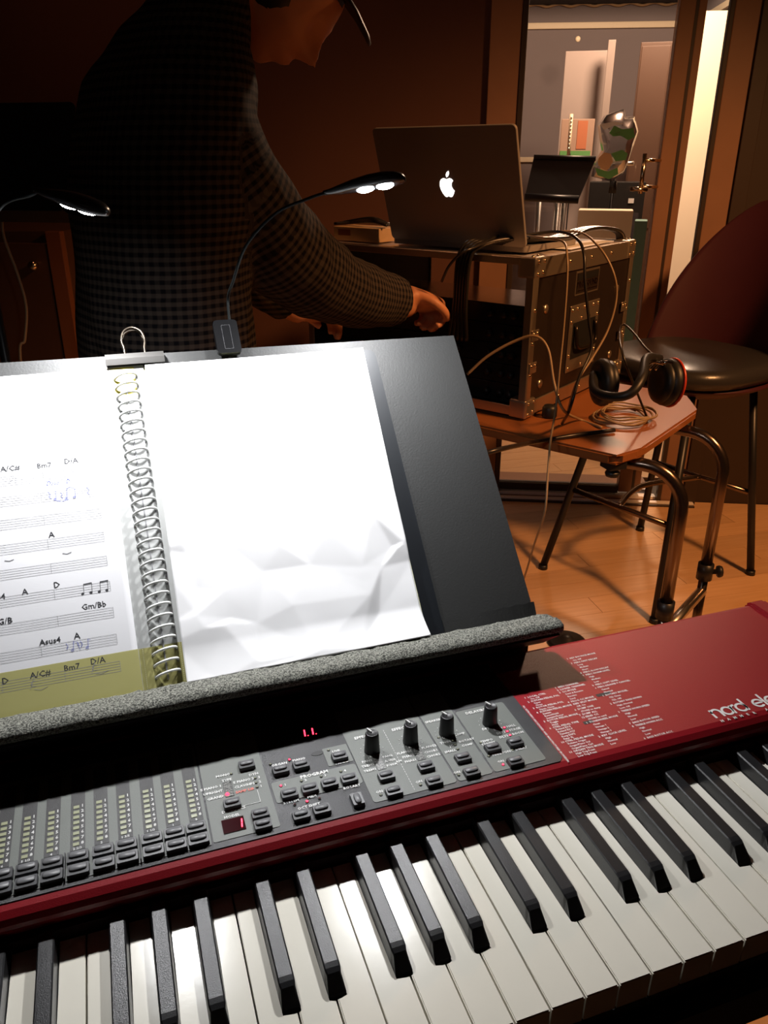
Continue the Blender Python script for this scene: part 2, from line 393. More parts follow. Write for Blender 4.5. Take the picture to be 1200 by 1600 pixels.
for j in range(-34, 78):
    y0 = j * PW + 0.052; off = (j * 0.37 * PL) % PL
    for i in range(-6, 7):
        x0 = i * PL + off - PL + 0.10; g = 0.0007
        poly = [(x0 + g, y0 + g), (x0 + PL - g, y0 + g), (x0 + PL - g, y0 + PW - g), (x0 + g, y0 + PW - g)]
        cx, cy = x0 + PL / 2, y0 + PW / 2
        near = 0.95 < cy < 2.95 and 0.0 < cx < 2.9
        for which in (0, 1):
            if which == 0: q = clip_poly(clip_poly(clip_poly(clip_poly(poly, (nl.x, nl.y), 2.595), (nl.x, nl.y), -2.3, False), (tl.x, tl.y), 3.2), (tl.x, tl.y), -3.0, False)
            else: q = clip_poly(clip_poly(clip_poly(clip_poly(poly, (nl.x, nl.y), 2.845, False), (nl.x, nl.y), 6.6), (tl.x, tl.y), 3.2), (tl.x, tl.y), -1.6, False)
            if len(q) < 3: continue
            dz = random.uniform(-0.0003, 0.0)
            if near and which == 0:
                if abs(sum(q[k][0] * q[(k + 1) % len(q)][1] - q[(k + 1) % len(q)][0] * q[k][1] for k in range(len(q)))) / 2 < 0.002: continue
                bm = new(); prism(bm, [(a - cx, b - cy) for a, b in q], -0.014, 0.0)
                p = obj('plank', bm, M['planks']); p.parent = fl; p.matrix_basis = PM @ Matrix.Translation((cx, cy, dz))
            else: prism(rest if which == 0 else rest2, q, -0.014, dz, PM)
o = obj('plank_field', rest, M['planks'], fl); o['kind'] = 'stuff'
fl2 = wbox('floor_2', -1.6, 3.2, 2.60, 6.6, -0.06, -0.014, M['frame_dark']); structure(fl2)
o = obj('plank_field', rest2, M['planks'], fl2); o['kind'] = 'stuff'
structure(wbox('ceiling', -3.0, 3.2, -2.3, 2.60, 2.55, 2.62, M['ceil']))
structure(wbox('ceiling_2', -1.6, 3.2, 2.72, 6.6, 2.55, 2.62, M['ceil']))
structure(wbox('wall_left', -3.1, -3.0, -2.3, 2.72, -0.06, 2.62, M['wall_brown']))
structure(wbox('wall_right', 3.2, 3.3, -2.3, 6.6, -0.06, 2.62, M['wall_brown']))
structure(wbox('wall_front', -3.1, 3.3, -2.4, -2.3, -0.06, 2.62, M['wall_brown']))
wb = structure(wbox('wall_back', -3.0, -0.012, 2.60, 2.72, -0.01, 2.55, M['wall_brown']))
structure(wbox('wall_back_right', 0.845, 3.2, 2.60, 2.72, -0.01, 2.55, M['frame_dark']))
structure(wbox('trim_1', -0.012, 0.085, 2.575, 2.74, 0, 2.55, M['frame_brown'], bev=0.003))
structure(wbox('trim_2', 0.085, 0.103, 2.57, 2.74, 0, 2.55, M['frame_dark'], bev=0.002))
structure(wbox('trim_3', 0.103, 0.845, 2.60, 2.72, 2.15, 2.55, M['frame_brown']))
# glass door leaf
d1 = structure(wbox('door_1', 0.560, 0.608, 2.60, 2.645, 0.03, 2.15, M['frame_brown'], bev=0.003))
wbox('stile_strip', 0.608, 0.618, 2.602, 2.640, 0.03, 2.15, M['frame_dark'], d1)
wbox('stile_edge', 0.618, 0.642, 2.605, 2.640, 0.03, 2.15, M['frame_brown'], d1, 0.002)
wbox('bottom_rail', 0.104, 0.560, 2.605, 2.640, 0.022, 0.05, M['frame_dark'], d1, 0.002)
wbox('pane', 0.104, 0.560, 2.620, 2.626, 0.05, 2.15, M['glass'], d1)
h = bpy.data.objects.new('door_handle', None); COL.objects.link(h); h.parent = d1; h.matrix_basis = Matrix.Identity(4)
bm = new(); hx = 0.500
tube(bm, [rw(hx, 2.555, 1.10), rw(hx, 2.555, 1.22)], 0.007, 10)
tube(bm, [rw(hx, 2.555, 1.12), rw(hx + .06, 2.60, 1.12)], 0.006, 8); tube(bm, [rw(hx, 2.555, 1.20), rw(hx + .06, 2.60, 1.20)], 0.006, 8)
obj('pull_bar', bm, M['brass'], h, True)
bm = new(); tube(bm, [rw(hx - .035, 2.55, 1.115), rw(hx + .02, 2.55, 1.112)], 0.007, 10); obj('lever', bm, M['brass'], h, True)
# right hand frame posts
structure(wbox('trim_4', 0.703, 0.718, 2.575, 2.60, 0, 2.55, M['frame_dark'], bev=0.002))
structure(wbox('trim_5', 0.718, 0.797, 2.580, 2.61, 0, 2.55, M['frame_brown'], bev=0.003))
structure(wbox('trim_6', 0.797, 0.845, 2.57, 2.61, 0, 2.55, M['frame_dark'], bev=0.002))
# sill of tracks
sl = structure(wbox('trim_7', 0.103, 0.703, 2.595, 2.845, -0.014, 0.004, M['frame_brown']))
wbox('track', 0.103, 0.703, 2.597, 2.628, 0.004, 0.016, M['alu_sill'], sl, 0.002)
wbox('track_groove', 0.103, 0.703, 2.628, 2.672, 0.004, 0.008, M['frame_dark'], sl)
wbox('track', 0.103, 0.703, 2.672, 2.700, 0.004, 0.016, M['alu_sill'], sl, 0.002)
wbox('track_lip', 0.09, 0.835, 2.535, 2.548, 0, 0.006, M['frame_dark'], sl)
wbox('track', 0.09, 0.835, 2.548, 2.570, 0, 0.012, M['alu_sill'], sl, 0.002)
# next room
NX = 6.5
structure(wbox('wall_far', -1.6, 3.2, NX, NX + 0.1, -0.06, 2.62, M['wall_grey']))
structure(wbox('wall_far_left', -1.7, -1.6, 2.72, 6.6, -0.06, 2.62, M['wall_grey']))
structure(wbox('trim_8', -1.6, 1.53, NX - 0.03, NX, 2.075, 2.115, M['trim_cream'], bev=0.004))
structure(wbox('trim_9', -1.6, 1.53, NX - 0.03, NX, 1.19, 1.225, M['trim_cream'], bev=0.004))
structure(wbox('wall_far_return', 1.53, 1.60, 5.3, NX, 0, 2.55, M['wall_grey']))
structure(wbox('trim_10', 1.50, 1.53, 5.3, NX - 0.03, 2.075, 2.115, M['trim_cream'], bev=0.004))
ac = thing('acoustic_ceiling_panel', 'dark acoustic panel with pale rippled edge, high in the next room', 'acoustic panel', rw(0.5, 6.2, 2.14))
bm = new(); box(bm, -0.5, 1.50, 5.6, NX - 0.005, 2.225, 2.33, 0, RB); obj('panel', bm, M['foamceil'], ac)
bm = new(); tube(bm, [rw(-0.5 + k * 0.02, NX - 0.02, 2.222 + 0.008 * math.sin(k * 0.75)) for k in range(100)], 0.009, 6); obj('rippled_edge', bm, M['box_tan'], ac, True)
# hanging brackets carry the panel from the ceiling
bm = new()
for s in (-0.3, 0.5, 1.3): box(bm, s, s + 0.02, 6.0, 6.02, 2.33, 2.55, 0, RB)
obj('hanger', bm, M['black_metal'], ac)

# ================================================================== KEYBOARD
ZP = 0.770; P = 0.02355
kb = thing('stage_keyboard', 'red stage piano keyboard with grey control panel in front of the music stand', 'keyboard', (-0.106, 0.15, 0.664))
XL, XR = -43 * P + 17 * P - 0.004, 17 * P + 0.004
YB = 0.304
# chassis: cross-section in (y, z) extruded along x, rounded front lip and back edge
def extrude_x(bm, prof, x0, x1, mi=0):
    a = [bm.verts.new((x0, y, z)) for y, z in prof]; b = [bm.verts.new((x1, y, z)) for y, z in prof]; n = len(prof)
    bm.faces.new(a).material_index = mi; bm.faces.new(b[::-1]).material_index = mi
    for i in range(n): bm.faces.new((a[i], b[i], b[(i + 1) % n], a[(i + 1) % n])).material_index = mi
lip = [(0.1500, 0.7485), (0.1485, 0.7525), (0.1455, 0.7560), (0.1440, 0.7592), (0.1445, 0.7622), (0.1470, 0.7655), (0.1510, 0.7686), (0.1555, 0.770)]
prof = lip + [(YB - 0.006, ZP), (YB - 0.002, ZP - 0.0015), (YB, ZP - 0.006), (YB, 0.67), (YB - .005, 0.664), (-0.006, 0.664), (-0.010, 0.668), (-0.010, 0.700), (-0.004, 0.706), (0.132, 0.706), (0.150, 0.716), (0.150, 0.7485)]
bm = new(); extrude_x(bm, prof, XL - 0.002, XR + 0.002)
chassis = obj('chassis', bm, [M['red'], M['dark_plastic']], kb)
for f in chassis.data.polygons:
    if f.center.z < 0.745 and f.center.y < 0.29: f.material_index = 1
for s, xx in ((-1, XL - 0.002), (1, XR + 0.002)):
    bm = new(); a, b = (xx, xx + 0.020) if s > 0 else (xx - 0.020, xx)
    t = new(); extrude_x(t, [(-0.012, 0.664), (-0.016, 0.670), (-0.016, 0.745), (-0.010, 0.755), (0.10, 0.762), (0.135, 0.771), (0.155, 0.7735), (YB - .004, 0.7735), (YB + 0.004, 0.768), (YB + 0.004, 0.672), (YB - .002, 0.664)], a, b)
    bmesh.ops.bevel(t, geom=list(t.edges), offset=0.0025, segments=2, affect='EDGES', clamp_overlap=True); merge(bm, t)
    obj('end_cheek', bm, M['red'], kb)
bm = new(); box(bm, XL, XR, 0.1445, 0.1498, 0.7300, 0.7480); obj('felt_strip', bm, M['felt'], kb)
# flat black control panel
bm = new(); t = new(); prism(t, [(-0.42, 0.1555), (0.0945, 0.1555), (0.0985, 0.159), (0.0985, 0.293), (-0.42, 0.293)], ZP - 0.001, ZP + 0.0006); merge(bm, t)
obj('control_panel', bm, M['panel'], kb)
ZM = ZP + 0.0010
def plate(pts, m, name='module_plate', z=ZM):
    bm = new(); prism(bm, pts, ZP, z); return obj(name, bm, m, kb)
plate(rrect(-0.0565, 0.0095, 0.1605, 0.2700, 0.0025), M['module'])
plate(rrect(0.0110, 0.0395, 0.1605, 0.2700, 0.0025), M['module'])
plate(rrect(0.0410, 0.0855, 0.1605, 0.2370, 0.0025), M['module'])
plate(rrect(-0.1720, -0.1255, 0.1610, 0.2700, 0.0015), M['module'])
plate(rrect(-0.1235, -0.0575, 0.1828, 0.2050, 0.0022), M['module'])
plate(rrect(-0.0775, -0.0575, 0.2080, 0.2290, 0.0010), M['module'])
plate([(-0.4150, 0.1600), (-0.1735, 0.1600), (-0.1735, 0.2700), (-0.4150, 0.2700)], M['module'])
# dashed divider between effect modules
bm = new()
for k in range(26):
    y = 0.163 + k * 0.0028; box(bm, -0.02405, -0.02375, y, y + 0.0018, ZM, ZM + 0.0001)
obj('divider_line', bm, M['print_w'], kb)
# drawbar columns
YC = [0.2262 - k * 0.00515 for k in range(8)]
XC = [-0.1817, -0.1977, -0.2129, -0.2298, -0.2455, -0.2611, -0.2778, -0.2937, -0.3089, -0.3250, -0.3410]
bl = new(); bw = new()
for i, x in enumerate(XC):
    bm = new(); box(bm, x - 0.0037, x + 0.0075 - 0.0015, 0.1850, 0.2640, ZM, ZM + 0.0002); obj('drawbar_strip', bm, M['module_dark'], kb)
    for k, y in enumerate(YC):
        bm = new(); box(bm, x - 0.0021, x + 0.0021, y - 0.0016, y + 0.0016, ZM + 0.0002, ZM + 0.0006, 0.0003, seg=1)
        obj('drawbar_light', bm, M['led_glass'], kb)
        text(bw, str(k + 1), 0.0040, Matrix.Translation((x + 0.0042, y + 0.0004, ZM + 0.0004)), bold=0.02)
    text(bw, ['8', '1', "1 1/3", "1 3/5", '2', "2 2/3", '4', "5 1/3", '16', '16', '8'][i], 0.0028, Matrix.Translation((x + 0.001, 0.1862, ZM + 0.0004)), bold=0.02)
# buttons
def button(x, y, wx=0.0125, wy=0.0088, z=ZM, m='button', vert=False):
    bm = new(); a, b = (wy, wx) if vert else (wx, wy)
    t = new(); prism(t, rrect(-a / 2, a / 2, -b / 2, b / 2, 0.0008, 2), 0, 0.0032)
    for vtx in t.verts:
        if vtx.co.z > 0.003: vtx.co.x *= 0.95; vtx.co.y *= 0.93
    merge(bm, t); o = obj('button', bm, M[m], kb); o.location = (x, y, z); o.parent = kb; o.matrix_parent_inverse = world_of(kb).inverted()
    bm = new(); n = 20; cc = []
    a2, b2 = (a * 0.40, b * 0.27) if not vert else (a * 0.27, b * 0.40)
    rings = []
    for zz, sc_ in ((0.0030, 1.0), (0.0040, 0.98), (0.0045, 0.86)):
        rg = []
        for k in range(n):
            ang = 2 * PI * k / n; ex = 0.55
            cx = math.copysign(abs(math.cos(ang)) ** ex, math.cos(ang)) * a2 * sc_; cy = math.copysign(abs(math.sin(ang)) ** ex, math.sin(ang)) * b2 * sc_
            if vert: cy += -0.0005
            else: cy += 0.0006
            rg.append(bm.verts.new((cx, cy, zz)))
        rings.append(rg)
    for q, s in zip(rings, rings[1:]):
        for k in range(n): bm.faces.new((q[k], q[(k + 1) % n], s[(k + 1) % n], s[k]))
    bm.faces.new(rings[-1]); bm.faces.new(rings[0][::-1])
    c = obj('button_cap', bm, M['button_top'], None, True); c.parent = o
    return o
rows_u = [-0.1818, -0.1966, -0.2117, -0.2285, -0.2435, -0.2596, -0.2758, -0.2912, -0.3065, -0.3230, -0.3385]
for x in rows_u:
    button(x, 0.1770, 0.0142, 0.0096); button(x + 0.0003, 0.1655, 0.0142, 0.0096)
bm = new()
for x in (-0.2199, -0.2677, -0.3145): box(bm, x - 0.0004, x + 0.0004, 0.160, 0.182, ZM, ZM + 0.0035)
obj('button_divider', bm, M['panel'], kb)
for x, y in [(-.1373, .2283), (-.1543, .1917), (-.1370, .1752), (-.1372, .1645), (-.1137, .2143), (-.0977, .2146), (-.0669, .2145), (-.1130, .1876), (-.0975, .1880), (-.0822, .1885), (-.0670, .1884),
             (-.1098, .1643), (-.0946, .1648), (-.0396, .1820), (-.0396, .1650), (-.0073, .1820), (-.0076, .1650), (.0234, .1816), (.0232, .1648), (.0504, .1843), (.0704, .1843), (.0602, .1644)]:
    button(x, y)
button(-.0676, .1658, vert=True)
# leds
def led(x, y, kind):
    bm = new(); lathe(bm, [(0, 0), (0.0013, 0), (0.0013, 0.0003), (0.0010, 0.0005), (0.0009, 0.0004), (0, 0.0004)], 12); o = obj('indicator_light', bm, M['led_ring'], None, True)
    o.parent = kb; o.matrix_parent_inverse = world_of(kb).inverted(); o.location = (x, y, ZM)
    bm = new(); lathe(bm, [(0, 0.0010), (0.0006, 0.0008), (0.00095, 0.0003), (0, 0.0003)], 12)
    c = obj('led_lens', bm, M[{'RED': 'led_red', 'off': 'led_glass', 'dim': 'led_dim'}[kind]], None, True); c.parent = o
    if kind == 'RED': c['label'] = 'red light, lit'
for k, x, y in [('off', -.150, .2242), ('off', -.1337, .2137), ('off', -.1339, .2087), ('off', -.134, .2038), ('RED', -.1045, .2252), ('off', -.1196, .225), ('off', -.0729, .2258), ('RED', -.1169, .1994), ('off', -.1012, .1993), ('off', -.0859, .1991), ('off', -.0703, .1994),
                ('dim', -.1115, .1776), ('RED', -.1022, .1777), ('dim', -.0929, .1777), ('off', -.0494, .1661), ('off', -.018, .1662), ('off', .0154, .2112), ('off', .0247, .2039), ('off', .0245, .1988), ('off', .0243, .1935), ('off', .0131, .1665), ('RED', .0714, .205), ('RED', .0714, .20), ('RED', .0714, .195), ('off', .0449, .1943), ('off', .0442, .1781), ('off', .0649, .1783), ('RED', .0503, .1658)]:
    led(x, y, k)
# matrix windows with dim grain, two displays
M['matrix'] = mat('matrix_window', (0.13, 0.13, 0.12), 0.3, noise_amt=0.8, noise_scale=700)
for x0, x1, y0, y1 in ((-.0427, -.0365, .1914, .2055), (-.0098, -.0036, .1914, .2059), (-.1575, -.1515, .2010, .2166)):
    bm = new(); prism(bm, [(x0 - .0003, y0 - .0003), (x1 + .0003, y0 - .0003), (x1 + .0003, y1 + .0003), (x0 - .0003, y1 + .0003)], ZM, ZM + 0.0002); wn = obj('matrix_window', bm, M['led_ring'], kb)
    bm = new(); prism(bm, [(x0, y0), (x1, y0), (x1, y1), (x0, y1)], ZM + .0002, ZM + 0.0004); obj('lamp_field', bm, M['matrix'], wn)
bm = new(); lathe(bm, [(0, 0.0014), (0.0010, 0.001), (0.0015, 0.0), (0, 0)], 12, Matrix.Translation((-.1561, .2036, ZM + .0003))); o = obj('indicator_light', bm, M['led_red'], kb, True)
def seg_one(bm, x, y, h, wd, z, sh=0.12, dot=True):
    for a, b in ((0.04, 0.47), (0.53, 0.96)):
        q = [(x - wd / 2 + sh * h * a, y + h * a), (x + wd / 2 + sh * h * a, y + h * a), (x + wd / 2 + sh * h * b, y + h * b), (x - wd / 2 + sh * h * b, y + h * b)]
        prism(bm, q, z, z + 0.0002)
    if dot: prism(bm, [(x + wd * 1.9, y), (x + wd * 2.6, y), (x + wd * 2.6, y + wd * .7), (x + wd * 1.9, y + wd * .7)], z, z + 0.0002)
bm = new(); prism(bm, [(-.1643, .1662), (-.1487, .1662), (-.1487, .1790), (-.1643, .1790)], ZM, ZM + .0005); dp = obj('display', bm, M['disp'], kb)
bm = new(); seg_one(bm, -.1512, .1682, .0085, .0010, ZM + .0005, dot=False); obj('display_digit', bm, M['led_red'], dp)['label'] = 'red lit digit'
bm = new(); prism(bm, [(-.0905, .2440), (-.0735, .2440), (-.0735, .2610), (-.0905, .2610)], ZP + .0006, ZP + .0010); dp = obj('display', bm, M['disp'], kb)
for xx in (-.0862, -.0795):
    bm = new(); seg_one(bm, xx, .2480, .0085, .0011, ZP + .0010); obj('display_digit', bm, M['led_red'], dp)['label'] = 'red lit digit'
bm = new(); t = new(); prism(t, [(-.0820 + .0050 * math.cos(a * PI / 8), .2256 + .0024 * math.sin(a * PI / 8)) for a in range(16)], ZP + .0006, ZP + .0010); merge(bm, t); obj('badge_oval', bm, M['led_ring'], kb)
# knobs
def knob(x, y, turn=20, part=kb):
    bm = new(); lathe(bm, [(0, 0), (0.0062, 0), (0.0060, 0.003), (0.0053, 0.0165), (0.0050, 0.0175), (0.0044, 0.0180), (0.0040, 0.0176), (0, 0.0176)], 28)
    for vtx in bm.verts:
        r = math.hypot(vtx.co.x, vtx.co.y)
        if r > 0.0045:
            a = math.atan2(vtx.co.y, vtx.co.x); vtx.co.x *= 1 + 0.02 * math.cos(a * 14); vtx.co.y *= 1 + 0.02 * math.cos(a * 14)
    o = obj('knob', bm, M['knob'], None, True); o.parent = part; o.matrix_parent_inverse = world_of(part).inverted(); o.matrix_basis = Matrix.Translation((x, y, ZM)) @ Matrix.Rotation(math.radians(turn), 4, 'Z')
    bm = new(); box(bm, -0.0005, 0.0005, 0.0005, 0.0051, 0.0177, 0.0190); box(bm, -0.0005, 0.0005, 0.0046, 0.0058, 0.0110, 0.0190)
    c = obj('pointer', bm, M['print_w'], None); c.parent = o; c['label'] = 'white pointer line'
for x in (-.0403, -.0078, .0236, .0626): knob(x, .2142, 25)
# tick dots round the knobs and all printed words
def T(s, x, y, size=0.0036, align='CENTER', z=None, bm=bw, bold=0.03, rot=0):
    text(bm, s, size, Matrix.Translation((x, y, ZM + 0.0004 if z is None else z)) @ Matrix.Rotation(rot, 4, 'Z'), align, bold)
for x in (-.0403, -.0078, .0236, .0626):
    for k in range(11):
        a = math.radians(-55 + 29 * k); 
        box(bw, x + .0093 * math.cos(a) - .0003, x + .0093 * math.cos(a) + .0003, .2142 + .0093 * math.sin(a) - .0003, .2142 + .0093 * math.sin(a) + .0003, ZM + .0002, ZM + .0004)
for s, x, y in [('MONO', -.1561, .2243), ('TYPE', -.1542, .2184), ('DYNAMICS', -.1542, .1866), ('DYN', -.1339, .2181), ('3', -.1306, .2137), ('2', -.1308, .2087), ('1', -.1309, .2038), ('MODEL', -.1563, .1811),
                ('ORGAN', -.1131, .2225), ('PIANO', -.0975, .2228), ('LIVE', -.0675, .2225), ('PANIC', -.0670, .2087), ('1', -.1136, .1992), ('2', -.0980, .1992), ('3', -.0827, .1992), ('4', -.0671, .1992),
                ('SYSTEM', -.1132, .1812), ('MIDI', -.0978, .1812), ('ROTARY', -.0671, .1812), ('OCT SHIFT', -.1022, .1725), ('RATE', -.0403, .2050 + .0028), ('RATE', -.0078, .2078),
                ('DRY', .0562, .2085), ('TEMPO', .0504, .1950), ('TAP/SET', .0504, .1914), ('ON', -.0494, .1695), ('ON', -.018, .1695), ('ON', .0131, .1695), ('ON', .0503, .1695), ('RM', -.0245, .1953)]:
    T(s, x, y, 0.0034)
for s, x, y in [('E PIANO 1', -.1588, .2138), ('UPRIGHT', -.1588, .2085), ('GRAND', -.1588, .2028), ('PAN1', -.0437, .2037), ('TREM2', -.0437, .1987), ('TREM1', -.0437, .1933), ('FLANG1', -.0108, .2037), ('PHAS2', -.0108, .1985), ('PHAS1', -.0108, .1930), ('TWIN', .0228, .2040), ('JC', .0228, .1985), ('SMALL', .0228, .1930), ('DLY3', .0698, .2052), ('DLY2', .0698, .2001), ('DLY1', .0698, .1950)]:
    T(s, x, y, 0.0034, 'RIGHT')
for s, x, y in [('E PIANO 2', -.1500, .2138), ('CLAV/HPS', -.1500, .2085), ('PAN2', -.0352, .2037), ('A-WA', -.0352, .1987), ('P-WA', -.0352, .1936), ('FLANG2', -.0023, .2035), ('CHOR1', -.0023, .1980), ('CHOR2', -.0023, .1928), ('DRIVE COMP', .0180, .2095), ('ROTARY', .0288, .2008), ('COMP', .0288, .1954), ('HALL', .0735, .2052), ('STAGE', .0735, .2004), ('ROOM', .0735, .1952), ('PING PONG', .0470, .1779), ('DELAY', .0673, .1778)]:
    T(s, x, y, 0.0034, 'LEFT')
T('PROGRAM', -.0903, .2033 - .0003, 0.0046, bold=0.04)
T('EFFECT 1', -.0410, .2320, 0.0042); T('EFFECT 2', -.0090, .2320, 0.0042); T('SPEAKER/COMP', .0246, .2320, 0.0036); T('DELAY/REVERB', .0626, .2318, 0.0042)
box(bw, -.1345, -.1342, .1885, .2010, ZM + .0002, ZM + .0004); box(bw, -.1480, -.1342, .1882, .1885, ZM + .0002, ZM + .0004)
o = obj('panel_lettering', bw, M['print_w'], kb); o['label'] = 'white printed control names'; o['kind'] = 'stuff'
bm = new(); T('SAMP LIB', -.1500, .2032, 0.0034, 'LEFT', bm=bm); o = obj('panel_lettering', bm, M['print_r'], kb); o['label'] = 'red printed words SAMP LIB'; o['kind'] = 'stuff'
# menu list printed on the red lid
bm = new(); ZR = ZP + 0.00025
colA = ['1  LOCAL CTRL', '    On, Off', '2  SUSTAIN PEDAL POL', '    Open', '    Close', '3  ROTOR PEDAL POL', '    Open, Close', '4  SUSTAIN PEDAL MODE', '    Sustain', '    Rotor/Hold', '    Sustain+Rotor', '5  ROTOR PEDAL MODE', '    Toggle', '    Hold', '6  CTRL PEDAL TYPE', '    Roland EV-5', '    Roland EV-7', '    Yamaha FC7', '    Korg EXP2', '    Fatar SL', '10 CTRL PEDAL MODE', '    Volume Organ', '    Organ/Piano Vol', '    Organ/Piano Ctrl', '11 ORGAN TRIG MODE', '    High Trig Point', '    Low Trig Point']
colB = ['1  MIDI CHANNEL', '2  LOWER CHANNEL', '3  CC MODE', '    Send & Receive', '    Receive', '    Send', '4  PROG CC MODE', '5  KBD SPLIT MODE', '    Off, On', '6  DUMP ONE', '    STORE to dump', '7  DUMP ALL', '12 SEND CC', '    STORE to send', '1  TONEWHEEL MODE', '    Clean', '    Vintage 1', '    Vintage 2', '    Vintage 3', '2  KEY CLICK LEVEL', '    High', '    Normal', '    Low']
colC = ['1  KEY BOUNCE MODE', '    On, Off', '7  PERC FAST DECAY', '    Long', '    Medium', '    Short', '8  PERC SLOW DECAY', '9  PERC NORM LEVEL', '    High', '    Medium', '    Low', 'b  PERC SOFT LEVEL', 'c  PERC DRAWB 9 CANCEL', '    Cancel', '    Normal', '1  ROTARY MODEL', '    122 Close', '    122, 145', '2  ROTARY BASS HORN', '    High, Normal', '    Low, Off', '3  TREBLE HORN SPEED', '    High', '    Normal', '    Low', '7  BASS ROTOR SPEED', '8  TREBLE HORN ACC', '    High', '    Normal', '    Low', '6  BASS ROTOR ACC']
for col, x, y0, y1 in ((colA, 0.1065, 0.236, 0.156), (colB, 0.1390, 0.240, 0.160), (colC, 0.1725, 0.276, 0.157)):
    st = (y0 - y1) / (len(col) - 1)
    for i, s in enumerate(col):
        ind = len(s) - len(s.lstrip()); T(s.strip(), x + (0.0042 if ind else 0.0), y0 - i * st, 0.0030 if not ind else 0.0028, 'LEFT', ZR, bm, 0.015)
T('ALL KEYBOARDS ARE DESIGNED AND MANUFACTURED IN SWEDEN', 0.1005, 0.190, 0.0024, 'CENTER', ZR, bm, 0.02, -PI / 2)
o = obj('menu_lettering', bm, M['print_w'], kb); o['label'] = 'white printed menu list on the red lid'; o['kind'] = 'stuff'
bm = new()
for x0, x1, y in ((0.168, 0.182, 0.2185), (0.137, 0.146, 0.1898)):
    bm = new(); box(bm, x0, x1, y - 0.0018, y + 0.0018, ZP, ZP + 0.0002); obj('menu_heading_bar', bm, M['panel'], kb)
# wordmark: round letters drawn as strokes
bm = new(); ZL = Matrix.Translation((0.2465, 0.1590, ZP)); sw = 0.0021; hx_ = 0.0105
def arc(cx, cy, r, a0, a1, n=16): return [(cx + r * math.cos(math.radians(a0 + (a1 - a0) * k / n)), cy + r * math.sin(math.radians(a0 + (a1 - a0) * k / n))) for k in range(n + 1)]
R_ = hx_ / 2; x = 0.0
def L_n(x): ribbon(bm, [(x, 0), (x, hx_)], sw, ZL, .0003); ribbon(bm, arc(x + 0.0042, hx_ - 0.0047, 0.0042, 180, 0) + [(x + 0.0084, 0)], sw, ZL, .0003); return x + 0.0098
def L_o(x): ribbon(bm, arc(x + R_, R_, R_ - sw / 2 + .0004, 0, 360, 28), sw, ZL, .0003); return x + hx_ - .0006
def L_r(x): ribbon(bm, [(x, 0), (x, hx_)], sw, ZL, .0003); ribbon(bm, arc(x + 0.0040, hx_ - 0.0045, 0.0040, 180, 80, 8), sw, ZL, .0003); return x + 0.0040
def L_d(x): ribbon(bm, arc(x + R_, R_, R_ - sw / 2 + .0004, 0, 360, 28), sw, ZL, .0003); ribbon(bm, [(x + hx_ - .0008, 0), (x + hx_ - .0008, hx_ * 1.5)], sw, ZL, .0003); return x + hx_ + .001
def L_e(x): ribbon(bm, arc(x + R_, R_, R_ - sw / 2 + .0004, -38, 0 - 360 + 0, 26)[::-1] if False else arc(x + R_, R_, R_ - sw / 2 + .0004, 0, 318, 26), sw, ZL, .0003); ribbon(bm, [(x + .001, R_), (x + hx_ - .001, R_)], sw, ZL, .0003); return x + hx_ + .0002
def L_l(x): ribbon(bm, [(x + .001, 0), (x + .001, hx_ * 1.5)], sw, ZL, .0003); return x + .0028
def L_c(x): ribbon(bm, arc(x + R_, R_, R_ - sw / 2 + .0004, 42, 318, 24), sw, ZL, .0003); return x + hx_ - .001
def L_t(x): ribbon(bm, [(x + .002, 0), (x + .002, hx_ * 1.35)], sw, ZL, .0003); ribbon(bm, [(x, hx_ - .001), (x + .0048, hx_ - .001)], sw, ZL, .0003); return x + .0052
x = L_n(x); x = L_o(x); x = L_r(x + .0006); x = L_d(x); x += 0.0065
for fn in (L_e, L_l, L_e, L_c, L_t, L_r, L_o): x = fn(x)
obj('wordmark', bm, M['print_w'], kb)['label'] = 'white wordmark nord electro'
bm = new()
for i, ch in enumerate('HAMMER ACTION'):
    if ch != ' ': T(ch, 0.2480 + i * 0.0066, 0.1545, 0.0040, z=ZP + .0003, bm=bm)
obj('wordmark', bm, M['print_w'], kb)['label'] = 'small white words HAMMER ACTION'
# keys
YF = 0.143
boff = {0: -.0035, 1: .0012, 3: -.0034, 4: -.0010, 5: .0024}   # black key centre from the boundary after white n
BWH = 0.0062                                                   # half of the cut-out
def black_c(i): return (i + 1) * P + boff[i % 7]
def has_black(i): return (i % 7) in boff
wm = {}
for i in range(-26, 17):
    x0, x1 = 0.0006, P - 0.0006
    l = (black_c(i - 1) - i * P + BWH) if (has_black(i - 1) and i > -26) else x0
    r = (black_c(i) - i * P - BWH) if (has_black(i) and i < 16) else x1
    key = (round(l, 5), round(r, 5))
    if key not in wm:
        bm = new(); yc = 0.0475
        pts = [(x0, 0.0)] + [(x1, 0.0), (x1, yc)] + ([(r, yc)] if r != x1 else []) + [(r, YF), (l, YF)] + ([(l, yc), (x0, yc)] if l != x0 else [(x0, yc)])
        prism(bm, pts, -0.021, 0.0)
        eds = [e for e in bm.edges if all(abs(v.co.z) < 1e-6 for v in e.verts)]
        bmesh.ops.bevel(bm, geom=eds, offset=0.0007, segments=2, affect='EDGES')
        bmesh.ops.recalc_face_normals(bm, faces=bm.faces)
        me = bpy.data.meshes.new('white_key'); bm.to_mesh(me); bm.free(); me.materials.append(M['white']); wm[key] = me
    o = bpy.data.objects.new('white_key', wm[key]); COL.objects.link(o); o.parent = kb; o.matrix_parent_inverse = world_of(kb).inverted()
    o.location = (i * P, 0, KT + random.uniform(-0.00025, 0.00025))
bmk = new()
